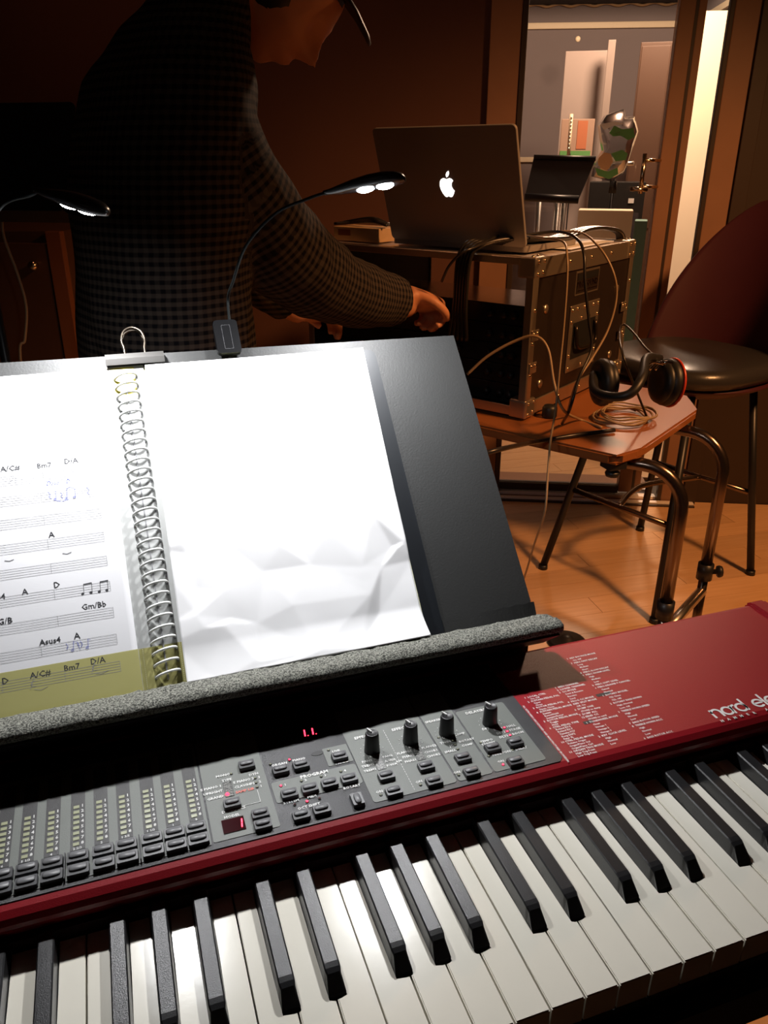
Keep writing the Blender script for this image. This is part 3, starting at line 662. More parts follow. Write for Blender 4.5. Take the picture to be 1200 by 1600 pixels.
sec = [(YF, 0.0050, 0.0060, 0.0115), (0.0640, 0.0050, 0.0060, 0.0115), (0.0605, 0.0050, 0.0060, 0.0110), (0.0575, 0.0044, 0.0058, 0.0098), (0.0500, 0.0032, 0.0057, 0.0010)]
rr = []
for y, ht, hb, z in sec:
    if y == 0.0500: pts = [(-hb, -0.004), (hb, -0.004), (hb * .98, z), (hb * .8, z), (-hb * .8, z), (-hb * .98, z)]
    else: pts = [(-hb, -0.004), (hb, -0.004), (ht, z - 0.0009), (ht - 0.0009, z), (-ht + 0.0009, z), (-ht, z - 0.0009)]
    rr.append([bmk.verts.new((a, y, b)) for a, b in pts])
for q, s in zip(rr, rr[1:]):
    for k in range(6): bmk.faces.new((q[k], q[(k + 1) % 6], s[(k + 1) % 6], s[k]))
bmk.faces.new(rr[0][::-1]); bmk.faces.new(rr[-1]); bmesh.ops.recalc_face_normals(bmk, faces=bmk.faces)
bkm = bpy.data.meshes.new('black_key'); bmk.to_mesh(bkm); bmk.free(); bkm.materials.append(M['black'])
for i in range(-26, 16):
    if not has_black(i): continue
    o = bpy.data.objects.new('black_key', bkm); COL.objects.link(o); o.parent = kb; o.matrix_parent_inverse = world_of(kb).inverted(); o.location = (black_c(i), 0, KT)
bm = new(); box(bm, XL, XR, 0.001, 0.145, 0.706, 0.716); obj('key_bed', bm, M['dark_plastic'], kb)

# stand under the keyboard
ks = thing('keyboard_stand', 'black folding stand under the red keyboard, almost hidden', 'stand', (-0.1, 0.15, 0))
for x in (-0.48, 0.28):
    bm = new(); tube(bm, [(x, -0.02, 0.012), (x, 0.28, 0.650)], 0.014, 10); tube(bm, [(x, 0.32, 0.012), (x, 0.02, 0.650)], 0.014, 10); obj('crossed_leg', bm, M['black_metal'], ks, True)
    bm = new(); box(bm, x - .02, x + .02, 0.00, 0.30, 0.648, 0.664, .003); obj('support_arm', bm, M['black_metal'], ks)
bm = new(); tube(bm, [(-0.48, 0.15, 0.31), (0.28, 0.15, 0.31)], 0.011, 10); obj('cross_bar', bm, M['black_metal'], ks, True)

# ================================================================== MUSIC STAND (board plane)
BO = V((-0.185, 0.405, 0.913)); E1 = V((1, 0, 0)); E2 = V((0, 0.676, 0.736)).normalized(); E3 = E1.cross(E2)
BM = basis(BO, E1, E2, E3)
def bl(x, y, z=0): return BM @ V((x, y, z))
ms = thing('music_stand', 'large black music stand with foam lined ledge holding the open clear file', 'music stand', (0.0 - .18, 0.62, 0))
bm = new(); t = new()
prism(t, [(-0.36, -0.1725), (0.336, -0.1725), (0.336, -0.1335), (0.339, -0.1325), (0.337, 0.1605), (-0.36, 0.1680)], -0.0060, -0.0035, BM); merge(bm, t)
obj('board', bm, M['board'], ms)
bm = new(); t = new()      # torn lower flap of the board, lifted at its upper edge
for i in range(20):
    pass
vs = []
for i in range(25):
    x = 0.246 + i * (0.3385 - 0.246) / 24; lift = 0.0004 + 0.006 * max(0, (x - 0.27) / 0.07)
    yt = -0.1345 + 0.0006 * math.sin(i * 1.7); vs.append((bm.verts.new(bl(x, yt, -0.0028 + lift)), bm.verts.new(bl(x, -0.168, -0.0030)), bm.verts.new(bl(x, yt, -0.0040 + lift)), bm.verts.new(bl(x, -0.168, -0.0034))))
for a, b in zip(vs, vs[1:]):
    bm.faces.new((a[0], b[0], b[1], a[1])); bm.faces.new((a[2], a[3], b[3], b[2])); bm.faces.new((a[0], a[2], b[2], b[0])); bm.faces.new((a[1], b[1], b[3], a[3]))
bm.faces.new((vs[0][0], vs[0][1], vs[0][3], vs[0][2])); bm.faces.new((vs[-1][0], vs[-1][2], vs[-1][3], vs[-1][1]))
t.free(); obj('lower_flap', bm, M['board'], ms)
bm = new(); box(bm, -0.36, 0.341, -0.1728, -0.1706, -0.006, 0.0300, 0.0006, BM); obj('ledge', bm, M['black_metal'], ms)
# foam: rough surface swept along x
FN = [(-0.1475, 0.0030), (-0.1490, 0.0110), (-0.1520, 0.0180), (-0.1545, 0.0220), (-0.1560, 0.0265), (-0.1600, 0.0325), (-0.1650, 0.0355), (-0.1690, 0.0345), (-0.1705, 0.0300), (-0.1705, 0.0060), (-0.1695, -0.002), (-0.152, -0.002)]
def foam_piece(x0, x1, name):
    n = int((x1 - x0) / 0.0035); bm = new(); rings = []; prof = []
    for i in range(len(FN)):
        a = V((0, *FN[i])); b = V((0, *FN[(i + 1) % len(FN)])); m_ = max(1, int((b - a).length / 0.0035))
        for k in range(m_): prof.append(a.lerp(b, k / m_))
    for i in range(n + 1):
        x = x0 + (x1 - x0) * i / n; rg = []
        for p in prof:
            c = V((0, -0.162, 0.010)); d = (p - c); d.x = 0
            q = V((x, p.y, p.z)); k = noise.noise(q * 480) * 0.0016 + noise.noise(q * 60) * 0.0012
            q = q + d.normalized() * k if p.z > 0.0045 and p.y > -0.1704 else q
            rg.append(bm.verts.new(BM @ q))
        rings.append(rg)
    m_ = len(prof)
    for a, b in zip(rings, rings[1:]):
        for k in range(m_): bm.faces.new((a[k], a[(k + 1) % m_], b[(k + 1) % m_], b[k]))
    bm.faces.new(rings[0][::-1]); bm.faces.new(rings[-1]); return obj(name, bm, M['foam'], ms, True)
foam_piece(-0.36, 0.3440, 'foam_strip')
bm = new(); box(bm, -0.55, 0.150, 0.3085, 0.3145, 0.70, 0.803, 0.001); obj('back_plate', bm, M['black_metal'], ms)
# tripod
bm = new(); tube(bm, [bl(0.0, -0.01, -0.022), (-0.185, 0.56, 0.84), (-0.185, 0.60, 0.70), (-0.185, 0.60, 0.10)], 0.011, 12); obj('pole', bm, M['black_metal'], ms, True)
bm = new(); box(bm, -0.05, 0.05, -0.06, 0.04, -0.022, -0.006, 0.003, BM); obj('board_bracket', bm, M['black_metal'], ms)
for k in range(3):
    a = math.radians(100 + 120 * k); bm = new(); c = V((-0.185, 0.60, 0))
    tube(bm, [c + V((0, 0, 0.34)), c + V((0.24 * math.cos(a), 0.24 * math.sin(a), 0.010))], 0.008, 8)
    tube(bm, [c + V((0, 0, 0.12)), c + V((0.13 * math.cos(a), 0.13 * math.sin(a), 0.155))], 0.005, 8); obj('leg', bm, M['black_metal'], ms, True)

# ------------------------------------------------------------------ clear file lying open on the stand
cf = thing('clear_file', 'black ring bound clear file lying open on the music stand', 'file', bl(0, 0, 0))
bm = new(); t = new(); prism(t, rrect(-0.245, 0.2455, -0.1515, 0.1500, 0.008), -0.0034, -0.0018, BM); merge(bm, t); obj('cover', bm, M['cover'], cf)
# clear inner sheets right of the paper, a pale edge low down
bm = new(); prism(bm, [(0.014, -0.150), (0.2285, -0.150), (0.2300, 0.148), (0.014, 0.149)], -0.0018, -0.0012, BM); obj('inner_pages', bm, M['stitch'], cf)
bm = new(); prism(bm, [(-0.0205, -0.1500), (0.0175, -0.1500), (0.0175, 0.1500), (-0.0205, 0.1500)], -0.0012, 0.0006, BM); obj('spine_strip', bm, M['spine_plastic'], cf)
def film(x0, x1, y0, y1, z, m, name='tinted_film'):
    bm = new(); prism(bm, [(x0, y0), (x1, y0), (x1, y1), (x0, y1)], z, z + 0.0001, BM); return obj(name, bm, m, cf)
film(-0.0200, 0.0160, -0.1500, -0.1130, 0.0007, M['olive_film'])
film(-0.0125, 0.0090, 0.1180, 0.1490, 0.0007, M['yellow_film'])['label'] = 'yellow tinted film at the top rings'
bm = new()
for xx in (-0.0168, 0.0130):
    for k in range(22):
        y = -0.148 + k * 0.0016; box(bm, xx - .0002, xx + .0002, y, y + 0.0010, 0.0008, 0.0010, 0, BM)
obj('stitching', bm, M['stitch'], cf)
bm = new(); box(bm, -0.0006, 0.0006, -0.1420, 0.1400, 0.0006, 0.0012, 0, BM); obj('spine_slit', bm, M['ink_grey'], cf)
ringp = []
for k in range(17):
    a = PI * k / 16; ringp.append(V((0.0005 - 0.0098 * math.cos(a), 0.0016 * math.cos(a) * -1 + 0.0009 * math.sin(a), 0.0008 + 0.0078 * math.sin(a))))
bm = new(); tube(bm, ringp, 0.0011, 8)
rme = bpy.data.meshes.new('ring'); bmesh.ops.recalc_face_normals(bm, faces=bm.faces); bm.to_mesh(rme); bm.free(); rme.materials.append(M['ring_plastic'])
rme.polygons.foreach_set('use_smooth', [True] * len(rme.polygons))
hb = new()
for k in range(30):
    y = 0.13775 - 0.0095 * k
    o = bpy.data.objects.new('ring', rme); COL.objects.link(o); o.parent = cf; o.matrix_parent_inverse = world_of(cf).inverted(); o.matrix_basis = BM @ Matrix.Translation((0, y, 0))
    box(hb, -0.0104, -0.0082, y - .0026, y + .0008, 0.00055, 0.0008, 0, BM); box(hb, 0.0088, 0.0108, y - .0008, y + .0026, 0.00055, 0.0008, 0, BM)
obj('punched_holes', hb, M['ink_grey'], cf)
# blank right sheet, creased in its lower half
def sheet_mesh(x0, x1, y0, y1, nx, ny, zf, skew=0.0, th=0.0003):
    bm = new(); g = [[None] * (nx + 1) for _ in range(ny + 1)]; g2 = [[None] * (nx + 1) for _ in range(ny + 1)]
    for j in range(ny + 1):
        for i in range(nx + 1):
            u = i / nx; v = j / ny; x = x0 + (x1 - x0) * u; y = y0 + (y1 - y0) * v; z = zf(x, y, u, v)
            if isinstance(z, tuple): x, y, z = z
            x += skew * (v - 0.5)
            g[j][i] = bm.verts.new(BM @ V((x, y, z))); g2[j][i] = bm.verts.new(BM @ V((x, y, z - th)))
    for j in range(ny):
        for i in range(nx):
            bm.faces.new((g[j][i], g[j][i + 1], g[j + 1][i + 1], g[j + 1][i])); bm.faces.new((g2[j][i], g2[j + 1][i], g2[j + 1][i + 1], g2[j][i + 1]))
    for j in range(ny):
        bm.faces.new((g[j][0], g[j + 1][0], g2[j + 1][0], g2[j][0])); bm.faces.new((g[j][nx], g2[j][nx], g2[j + 1][nx], g[j + 1][nx]))
    for i in range(nx):
        bm.faces.new((g[0][i], g2[0][i], g2[0][i + 1], g[0][i + 1])); bm.faces.new((g[ny][i], g[ny][i + 1], g2[ny][i + 1], g2[ny][i]))
    return bm
random.seed(11)
from mathutils.geometry import delaunay_2d_cdt
cp = [V((x, y)) for x in (0.0, 0.25) for y in (-0.17, -0.10, -0.03, 0.05, 0.17)] + [V((random.uniform(0.01, 0.235), random.uniform(-0.155, 0.045))) for _ in range(52)]
ch = [0.0] * 10 + [random.uniform(-0.0019, 0.0019) for _ in range(52)]
cvv, _, cff, cov, _, _ = delaunay_2d_cdt(cp, [], [], 0, 1e-6)
chh = [ch[o_[0]] if o_ else 0.0 for o_ in cov]
def facet(x, y):
    for f in cff:
        a, b, c = (cvv[i] for i in f); d = (b.y - c.y) * (a.x - c.x) + (c.x - b.x) * (a.y - c.y)
        l1_ = ((b.y - c.y) * (x - c.x) + (c.x - b.x) * (y - c.y)) / d; l2_ = ((c.y - a.y) * (x - c.x) + (a.x - c.x) * (y - c.y)) / d
        if l1_ >= -1e-6 and l2_ >= -1e-6 and l1_ + l2_ <= 1 + 1e-6: return l1_ * chh[f[0]] + l2_ * chh[f[1]] + (1 - l1_ - l2_) * chh[f[2]]
    return 0.0
def crumple(x, y, u, v):
    fade = max(0.06, min(1.0, (0.035 - y) / 0.07))
    z = 0.0040 + facet(x, y) * fade + 0.0004 * noise.noise(V((x * 30, y * 30, 3.1)))
    z += 0.012 * max(0, (-0.118 - y) / 0.03) ** 1.6 * (0.35 + 0.65 * u)                    # foot of the sheet bellies over the foam
    z += 0.0035 * u * u * max(0, v - 0.2)
    return z
bm = sheet_mesh(0.0165, 0.2285, -0.1490, 0.1480, 130, 180, crumple, 0.005)
tag(obj('blank_sheet', bm, M['paper'], None, True), 'blank creased white sheet on the right side of the open file', 'paper')
# left sheet with the chord chart
ls = thing('chord_sheet', 'white lead sheet with printed chords on the left side of the file', 'paper', bl(-0.12, 0, 0.001))
def left_z(x, y, u, v): return 0.0024 + 0.0001 * noise.noise(V((x * 25, y * 25, 9)))
obj('page', sheet_mesh(-0.2310, -0.0205, -0.1490, 0.1480, 40, 50, left_z), M['paper_plastic'], ls, True)
bm = new(); prism(bm, [(-0.2310, -0.1492), (-0.0203, -0.1492), (-0.0203, -0.1130), (-0.2310, -0.1130)], 0.00252, 0.00256, BM); obj('olive_band', bm, M['olive_film'], ls)
bm = new(); z = 0.00262
def LM(x, y): return BM @ Matrix.Translation((x, y, z))
tops = [0.0965, 0.0745, 0.0520, 0.0335, 0.0130, -0.0085, -0.0300, -0.0525, -0.0750, -0.0975, -0.1203]
xr = [-0.0355] * 11; xr[2] = -0.052
bars = [-0.083, -0.085, -0.100, -0.0815, -0.081, -0.0800, -0.0795, -0.0790, -0.0785, -0.0930, -0.0775]
for i, (ty, xe, xb) in enumerate(zip(tops, xr, bars)):
    if i < 2: continue
    for k in range(5): ribbon(bm, [(-0.222, ty - k * 0.00205), (xe, ty - k * 0.00205)], 0.00028, BM, z)
    for xx in (xe, xb, xb - 0.046, xb - 0.092, -0.222):
        if xx < xe + 0.001: ribbon(bm, [(xx, ty), (xx, ty - 0.0082)], 0.00028, BM, z)
obj('staff_lines', bm, M['ink_grey'], ls)
bm = new()
for s, x, y, sz in [('A/C#', -0.1035, 0.0590, .0058), ('Bm7', -0.0765, 0.0585, .0055), ('D/A', -0.0545, 0.0600, .0058), ('A', -0.0765, -0.0050, .0060), ('Asus4', -0.129, -0.0048, .0058), ('D', -0.0765, -0.0490, .0060), ('A', -0.1010, -0.0508, .0060), ('Asus4', -0.1240, -0.0520, .0058),
                    ('Gm/B\u266d'.replace('\u266d', 'b'), -0.0500, -0.0712, .0058), ('G/B', -0.1175, -0.0725, .0060), ('Asus4', -0.0860, -0.0945, .0056), ('A', -0.0655, -0.0940, .0060), ('D/A', -0.0520, -0.1170, .0058), ('Bm7', -0.0720, -0.1185, .0056), ('A/C#', -0.0955, -0.1195, .0058), ('D', -0.1210, -0.1200, .0060),
                    ('E', -0.150, 0.0590, .006), ('F#m', -0.150, -0.0720, .006), ('E', -0.155, -0.0940, .006)]:
    text(bm, s, sz * 1.18, LM(x, y), 'CENTER', 0.012)
text(bm, 'Words & Music', 0.0036, LM(-0.075, 0.1130), 'CENTER')
o = obj('chord_names', bm, M['ink'], ls); o['label'] = 'black printed chord names'; o['kind'] = 'stuff'
bm = new()          # printed beamed notes, slurs
def note(x, y, up=0.0085, hd=0.0011, bm_=None):
    b_ = bm_; ribbon(b_, arc(x, y, hd * 0.6, 0, 360, 8), hd, BM, z); ribbon(b_, [(x + hd * .9, y), (x + hd * 1.2, y + up)], 0.0004, BM, z)
for x in (-0.0575, -0.0510, -0.0445, -0.0385):
    note(x, -0.0600 + 0.0003 * random.random(), 0.0080, 0.0011, bm)
for x in (-0.0562, -0.0432): ribbon(bm, [(x, -0.0519), (x + 0.0066, -0.0516)], 0.0011, BM, z)
for x, y in ((-0.066, -0.0225), (-0.1105, -0.0220)): ribbon(bm, [(x - .0035, y), (x, y - .0010), (x + .0035, y)], 0.0005, BM, z)
obj('printed_notes', bm, M['ink'], ls)
bm = new()          # handwriting in blue ink and pencil
def scr(pts): ribbon(bm, pts, 0.00045, BM, z + .0001)
for x in (-0.0700, -0.0610, -0.0545): scr([(x, 0.0255), (x + .0004, 0.034)]); scr(arc(x - .0008, 0.0262, .0008, 0, 360, 8))
scr([(-.0755, .0335), (-.0738, .031), (-.0755, .0295), (-.0735, .027)]); scr([(-.066, .032), (-.0642, .030), (-.066, .0285), (-.0645, .026)])
scr([(-.0700, .0250), (-.0650, .0238), (-.0600, .0250)]); scr([(-.0610, .0345), (-.058, .0362), (-.0545, .0345)]); scr([(-.0445, .034), (-.0425, .031), (-.0445, .029), (-.0425, .0265)])
text(bm, 'Dsus', 0.0052, LM(-0.0715, 0.0415), 'CENTER', shear=0.4); text(bm, 'D', 0.0052, LM(-0.0590, 0.0415), 'CENTER', shear=0.3)
scr([(-.0745, -.0985), (-.0730, -.101), (-.0742, -.1035)]); scr([(-.0635, -.0985), (-.0622, -.101), (-.0632, -.1035)])
for x in (-.0692, -.0580): scr([(x, -.1050), (x + .0006, -.0975), (x + .0022, -.0990)]); scr(arc(x - .0008, -.1048, .0009, 0, 360, 8))
for k in range(6): scr([(-.0664 + k * .0003, -.0985 - .0012 * k), (-.0650 + k * .0002, -.1000 - .0010 * k)])
obj('handwriting', bm, M['ink_blue'], ls)['label'] = 'blue handwritten notes'
bm = new()
def scr2(pts): ribbon(bm, pts, 0.00035, BM, z + .0001)
for x, y in ((-.1000, -.1260), (-.0540, -.1220)):
    scr2([(x, y + .006), (x - .0035, y - .004)]); scr2(arc(x - .0005, y, .0022, 60, 300, 8)); scr2([(x - .001, y - .0045), (x + .004, y - .0058), (x + .009, y - .0040)])
scr2([(-.101, .0560), (-.1020, .0490), (-.1055, .0460), (-.1030, .0440)]); scr2([(-.078, .0540), (-.0782, .0460)])
obj('pencil_marks', bm, M['ink_grey'], ls)
# thin clear pocket film over the page would only add glare

# ------------------------------------------------------------------ clips
bc = thing('bulldog_clip', 'silver bulldog clip with wire loop gripping the top of the open file', 'clip', bl(0.011, 0.155, 0))
bm = new(); a = []
for k in range(9):
    t_ = PI * k / 8; a.append((0.1570 + 0.0055 * math.cos(t_ + PI / 2) * 1.0, 0.0060 * math.sin(t_ + PI / 2)))
loop = [(0.1500, 0.0040), (0.1545, 0.0060), (0.1605, 0.0030), (0.1620, -0.0010), (0.1605, -0.0060), (0.1545, -0.0100), (0.1480, -0.0080), (0.1480, -0.0090), (0.1550, -0.0112), (0.1615, -0.0068), (0.1632, -0.0010), (0.1616, 0.0040), (0.1548, 0.0072), (0.1496, 0.0050)]
q0 = [bm.verts.new(bl(-0.0150, y, z_)) for y, z_ in loop]; q1 = [bm.verts.new(bl(0.0375, y, z_)) for y, z_ in loop]
for k in range(len(loop)): bm.faces.new((q0[k], q0[(k + 1) % len(loop)], q1[(k + 1) % len(loop)], q1[k]))
bm.faces.new(q0[::-1]); bm.faces.new(q1); obj('jaw', bm, M['metal'], bc)
bm = new()
for s in (0, 1):
    zz = -0.001 if s == 0 else -0.0065
    pts = [(0.0030, 0.1615, zz), (0.0028, 0.170, zz), (0.0015, 0.1785, zz), (0.0045, 0.1880, zz), (0.0120, 0.1920, zz), (0.0195, 0.1880, zz), (0.0225, 0.1785, zz), (0.0212, 0.170, zz), (0.0210, 0.1615, zz)]
    tube(bm, spline([bl(*p) for p in pts], 5), 0.0011, 8)
obj('wire_loop', bm, M['wire'], bc, True)

# ------------------------------------------------------------------ clip lamps
def book_lamp(name, label, clip_x, neck, head_c, head_dir, under, Lp, clip=True):
    L = thing(name, label, 'lamp', bl(clip_x, 0.16, 0.0), 'clip-on gooseneck reading lamps')
    bm = new(); t = new(); prism(t, rrect(clip_x - .0115, clip_x + .0115, 0.1535, 0.1900, 0.004), 0.0005, 0.0060, BM); merge(bm, t)
    t = new(); prism(t, rrect(clip_x - .0100, clip_x + .0100, 0.1400, 0.1900, 0.004), -0.0130, -0.0085, BM); merge(bm, t)
    box(bm, clip_x - .008, clip_x + .008, 0.166, 0.182, -0.009, 0.001, 0.001, BM); cl = obj('clip', bm, M['clip_black'], L)
    bm = new(); fr_ = [(clip_x - .0040, 0.1580), (clip_x + .0040, 0.1580), (clip_x + .0040, 0.1840), (clip_x - .0040, 0.1840), (clip_x - .0040, 0.1580)]
    for a_, b_ in zip(fr_, fr_[1:]): ribbon(bm, [a_, b_], 0.0004, BM, 0.0062)
    obj('clip_outline', bm, M['button'], cl)
    bm = new(); tube(bm, neck, 0.0014, 8); obj('gooseneck', bm, M['neck'], L, True)
    hd = V(head_dir).normalized(); un = (V(under) - hd * V(under).dot(hd)).normalized(); sd = hd.cross(un)
    HM = basis(V(head_c), hd, sd, -un)       # x along head, z up (away from the page)
    bm = new(); secs = []
    for x, ry, rz, zc in ((-0.046, 0.0022, 0.0020, 0.0), (-0.040, 0.0030, 0.0026, 0), (-0.030, 0.0060, 0.0042, 0.0005), (-0.018, 0.0098, 0.0060, 0.001), (-0.004, 0.0128, 0.0072, 0.0015), (0.010, 0.0136, 0.0074, 0.0015), (0.020, 0.0118, 0.0066, 0.001), (0.0265, 0.0080, 0.0048, 0.0005), (0.0295, 0.0030, 0.0020, 0)):
        secs.append((HM @ V((x, 0, zc)), (HM.to_3x3() @ V((0, ry, 0))), (HM.to_3x3() @ V((0, 0, rz)))))
    loft(bm, secs, 20)
    for vtx in bm.verts:
        q = HM.inverted() @ vtx.co
        if q.z < -0.0030 and q.x > -0.03: q.z = -0.0030; vtx.co = HM @ q
    obj('lamp_head', bm, M['lamp_shell'], L, True)
    for x in (-0.0075, 0.0105):
        bm = new(); lathe(bm, [(0.0078, 0.0), (0.0080, -0.0006), (0.0066, -0.0017), (0.0040, -0.0025), (0, -0.0028)], 20, HM @ Matrix.Translation((x, 0, -0.0028))); obj('lens', bm, M['lens'], L, True)
        l = bpy.data.lights.new('led_light', 'AREA'); l.shape = 'DISK'; l.size = 0.009; l.energy = Lp; l.color = (0.985, 0.985, 1.0); l.spread = math.radians(165)
        o = bpy.data.objects.new('led_light', l); COL.objects.link(o); o.parent = L; o.matrix_parent_inverse = world_of(L).inverted()
        o.matrix_basis = Matrix.Translation(HM @ V((x, 0, -0.0066))) @ (un.to_track_quat('-Z', 'Y').to_matrix().to_4x4())
    return L
h2 = at(583, 288, 0.775); hd2 = (at(612, 283, 0.77) - at(520, 299, 0.775)).normalized()
n2 = spline([bl(0.104, 0.186, 0.003), bl(0.107, 0.215, 0.004), at(364, 440, .775), at(385, 383, .775), at(430, 334, .775), at(480, 311, .775), h2 - hd2 * 0.043], 8)
book_lamp('reading_lamp', 'clip-on reading lamp whose head hangs before the laptop, gooseneck arching left', 0.099, n2, h2, hd2, V((-0.10, -0.05, -0.33)), 1.08)
h1 = at(122, 319, 0.735); hd1 = (at(150, 328, 0.72) - at(95, 310, 0.745)).normalized()
n1 = spline([bl(-0.128, 0.186, 0.003), bl(-0.1285, 0.215, 0.005), at(-32, 440, .76), at(-22, 370, .757), at(5, 320, .755), at(48, 305, .752), h1 - hd1 * 0.043], 8)
book_lamp('reading_lamp', 'clip-on reading lamp lit at the far left before the checked shirt', -0.128, n1, h1, hd1, V((0.02, -0.06, -0.33)), 1.08)

# ================================================================== DESK, RACK, LAPTOP
AR = math.radians(33.0)                      # rack side direction; its front runs AR + 90
DX = V((math.cos(AR), math.sin(AR), 0)); DY = V((-math.sin(AR), math.cos(AR), 0))
ZT = 0.67
RO = V((0.652, 1.24, 0))                     # right front foot of the rack, on plan
RM_ = basis(RO, DX, DY, V((0, 0, 1)))        # x: along the side (away), y: along the front (to the left)
def rk(x, y, z): return RM_ @ V((x, y, z))
dk = thing('desk', 'small orange wooden desk with chamfered corners on dark steel tube legs', 'desk', rk(0.2, 0.2, 0))
def to_r(p): q = RM_.inverted() @ p; return (q.x, q.y)
c1 = to_r(V((0.718, 0.98, 0))); c2 = to_r(V((0.793, 1.003, 0))); c3 = to_r(V((1.08, 1.19, 0))); c4 = to_r(V((1.136, 1.299, 0)))
tp = [c1, (c2[0], c2[1]), c3, c4, (c4[0] + .01, c4[1] + .09), (c4[0] + .01, 0.80), (c1[0], 0.80)]
bm = new(); t = new(); prism(t, tp, ZT - 0.022, ZT, RM_)
bmesh.ops.bevel(t, geom=[e for e in t.edges if abs(e.verts[0].co.z - e.verts[1].co.z) < 1e-6], offset=0.004, segments=2, affect='EDGES')
bmesh.ops.bevel(t, geom=[e for e in t.edges if abs(e.verts[0].co.z - e.verts[1].co.z) > 0.008], offset=0.018, segments=3, affect='EDGES')
merge(bm, t); obj('desk_top', bm, M['orange_wood'], dk)
def pipe_leg(p_in, p_out, d_out, zc, name='leg'):
    z0 = ZT - 0.022 - 0.016
    a = V((*p_in, z0)); b = V((*p_out, z0)); dv = (b - a).normalized(); r_ = 0.085
    pts = [a]; c = b - dv * 0 - V((0, 0, r_)); start = b - dv * r_
    pts.append(start.copy())
    for k in range(1, 9):
        an = PI / 2 * k / 8; pts.append(start + dv * (r_ * math.sin(an)) - V((0, 0, r_ * (1 - math.cos(an)))))
    bot = V((b.x, b.y, zc)); pts.append(bot)
    bm = new(); tube(bm, pts, 0.0135, 14); lg = obj(name, bm, M['tube_dark'], dk, True)
    bm = new(); tube(bm, [bot + V((0, 0, .02)), bot - V((0, 0, .02))], 0.0185, 14); obj('collar', bm, M['black_metal'], lg, True)
    bm = new(); tube(bm, [bot, V((b.x, b.y, 0.02))], 0.0108, 14); obj('inner_tube', bm, M['tube_dark'], lg, True)
    bm = new(); tube(bm, [V((b.x, b.y, 0.02)), V((b.x, b.y, 0.0))], 0.0165, 14); obj('rubber_foot', bm, M['dark_plastic'], lg, True)
    return lg, bot
p1i = (0.765 - .545 * .02, 1.04 + .838 * .02); p1 = (0.862, 0.944); p2i = (0.985, 1.235); p2 = (1.083, 1.083)
l1, b1 = pipe_leg(p1i, p1, None, 0.315); l2, b2 = pipe_leg(p2i, p2, None, 0.300)
bm = new(); tube(bm, [V((*p1, 0.245)), V((*p2, 0.245))], 0.0125, 12); obj('cross_tube', bm, M['metal'], dk, True)
def hand_screw(base, dirv, m_parent):
    bm = new(); z = V(dirv).normalized(); x = z.orthogonal().normalized(); y = z.cross(x)
    lathe(bm, [(0, 0), (0.006, 0), (0.006, 0.012), (0.014, 0.014), (0.015, 0.018), (0.013, 0.024), (0.006, 0.026), (0, 0.026)], 14, basis(V(base), x, y, z)); obj('hand_screw', bm, M['dark_plastic'], m_parent, True)
hand_screw(b2 + V((0.012, -0.008, 0.0)), (0.9, -0.35, 0.05), l2)
hand_screw((p1i[0] - .02, p1i[1] - .045, ZT - .032), (0, 0, -1), dk); hand_screw((p2i[0] - .03, p2i[1] - .055, ZT - .032), (0, 0, -1), dk)
bm = new(); box(bm, -0.02, 0.02, -0.018, 0.018, ZT - .038, ZT - .022, .002, Matrix.Translation((p1i[0] - .02, p1i[1] - .045, 0))); box(bm, -0.02, 0.02, -0.018, 0.018, ZT - .038, ZT - .022, .002, Matrix.Translation((p2i[0] - .03, p2i[1] - .055, 0))); obj('clamp_block', bm, M['dark_plastic'], dk)
# far legs at the hidden end
for px_, py_ in ((0.06, 0.74), (0.40, 0.74)):
    q = rk(px_, py_, 0); bm = new(); tube(bm, [V((q.x, q.y, ZT - .022)), V((q.x, q.y, 0))], 0.0135, 12); obj('leg', bm, M['tube_dark'], dk, True)

# rack case: open front and back
RW, RH, RD = 0.640, 0.345, 0.525; ZR0 = ZT; ZR1 = ZT + RH
rc = thing('rack_case', 'black laminate flight case rack with metal edges standing on the orange desk', 'rack case', rk(0, 0, ZT))
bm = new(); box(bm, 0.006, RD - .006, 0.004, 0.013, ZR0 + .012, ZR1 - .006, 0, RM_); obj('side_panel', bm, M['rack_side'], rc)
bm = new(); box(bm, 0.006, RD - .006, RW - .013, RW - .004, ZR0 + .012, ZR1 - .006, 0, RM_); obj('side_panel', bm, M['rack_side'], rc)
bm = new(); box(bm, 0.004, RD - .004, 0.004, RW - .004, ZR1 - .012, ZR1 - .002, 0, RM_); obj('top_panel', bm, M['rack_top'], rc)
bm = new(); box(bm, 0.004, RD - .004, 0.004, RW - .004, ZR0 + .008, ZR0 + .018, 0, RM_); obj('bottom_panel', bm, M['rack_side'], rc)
def edge(x0, x1, y0, y1, z0, z1):
    bm = new(); box(bm, x0, x1, y0, y1, z0, z1, 0.0012, RM_, seg=1); return obj('edge_strip', bm, M['alu'], rc)
e = 0.030
for y0, y1 in ((-0.001, 0.004), (RW - .004, RW + .001)):
    edge(0.03, RD - .03, y0, y1, ZR1 - 0.040, ZR1 + .001); edge(0.03, RD - .03, y0, y1, ZR0 + .008, ZR0 + 0.040)
    edge(0.0, 0.020, y0, y1, ZR0 + .03, ZR1 - .03); edge(RD - .020, RD, y0, y1, ZR0 + .03, ZR1 - .03)
for x0 in (-0.002, RD - .002):
    edge(x0, x0 + .004, 0.03, RW - .03, ZR1 - 0.014, ZR1 + .001); edge(x0, x0 + .004, 0.03, RW - .03, ZR0 + .008, ZR0 + 0.030)
    edge(x0, x0 + .004, 0.0, 0.018, ZR0 + .03, ZR1 - .03); edge(x0, x0 + .004, RW - .018, RW, ZR0 + .03, ZR1 - .03)
edge(0.0, 0.022, 0.0, RW, ZR1 - .002, ZR1 + .0015)
rv = []
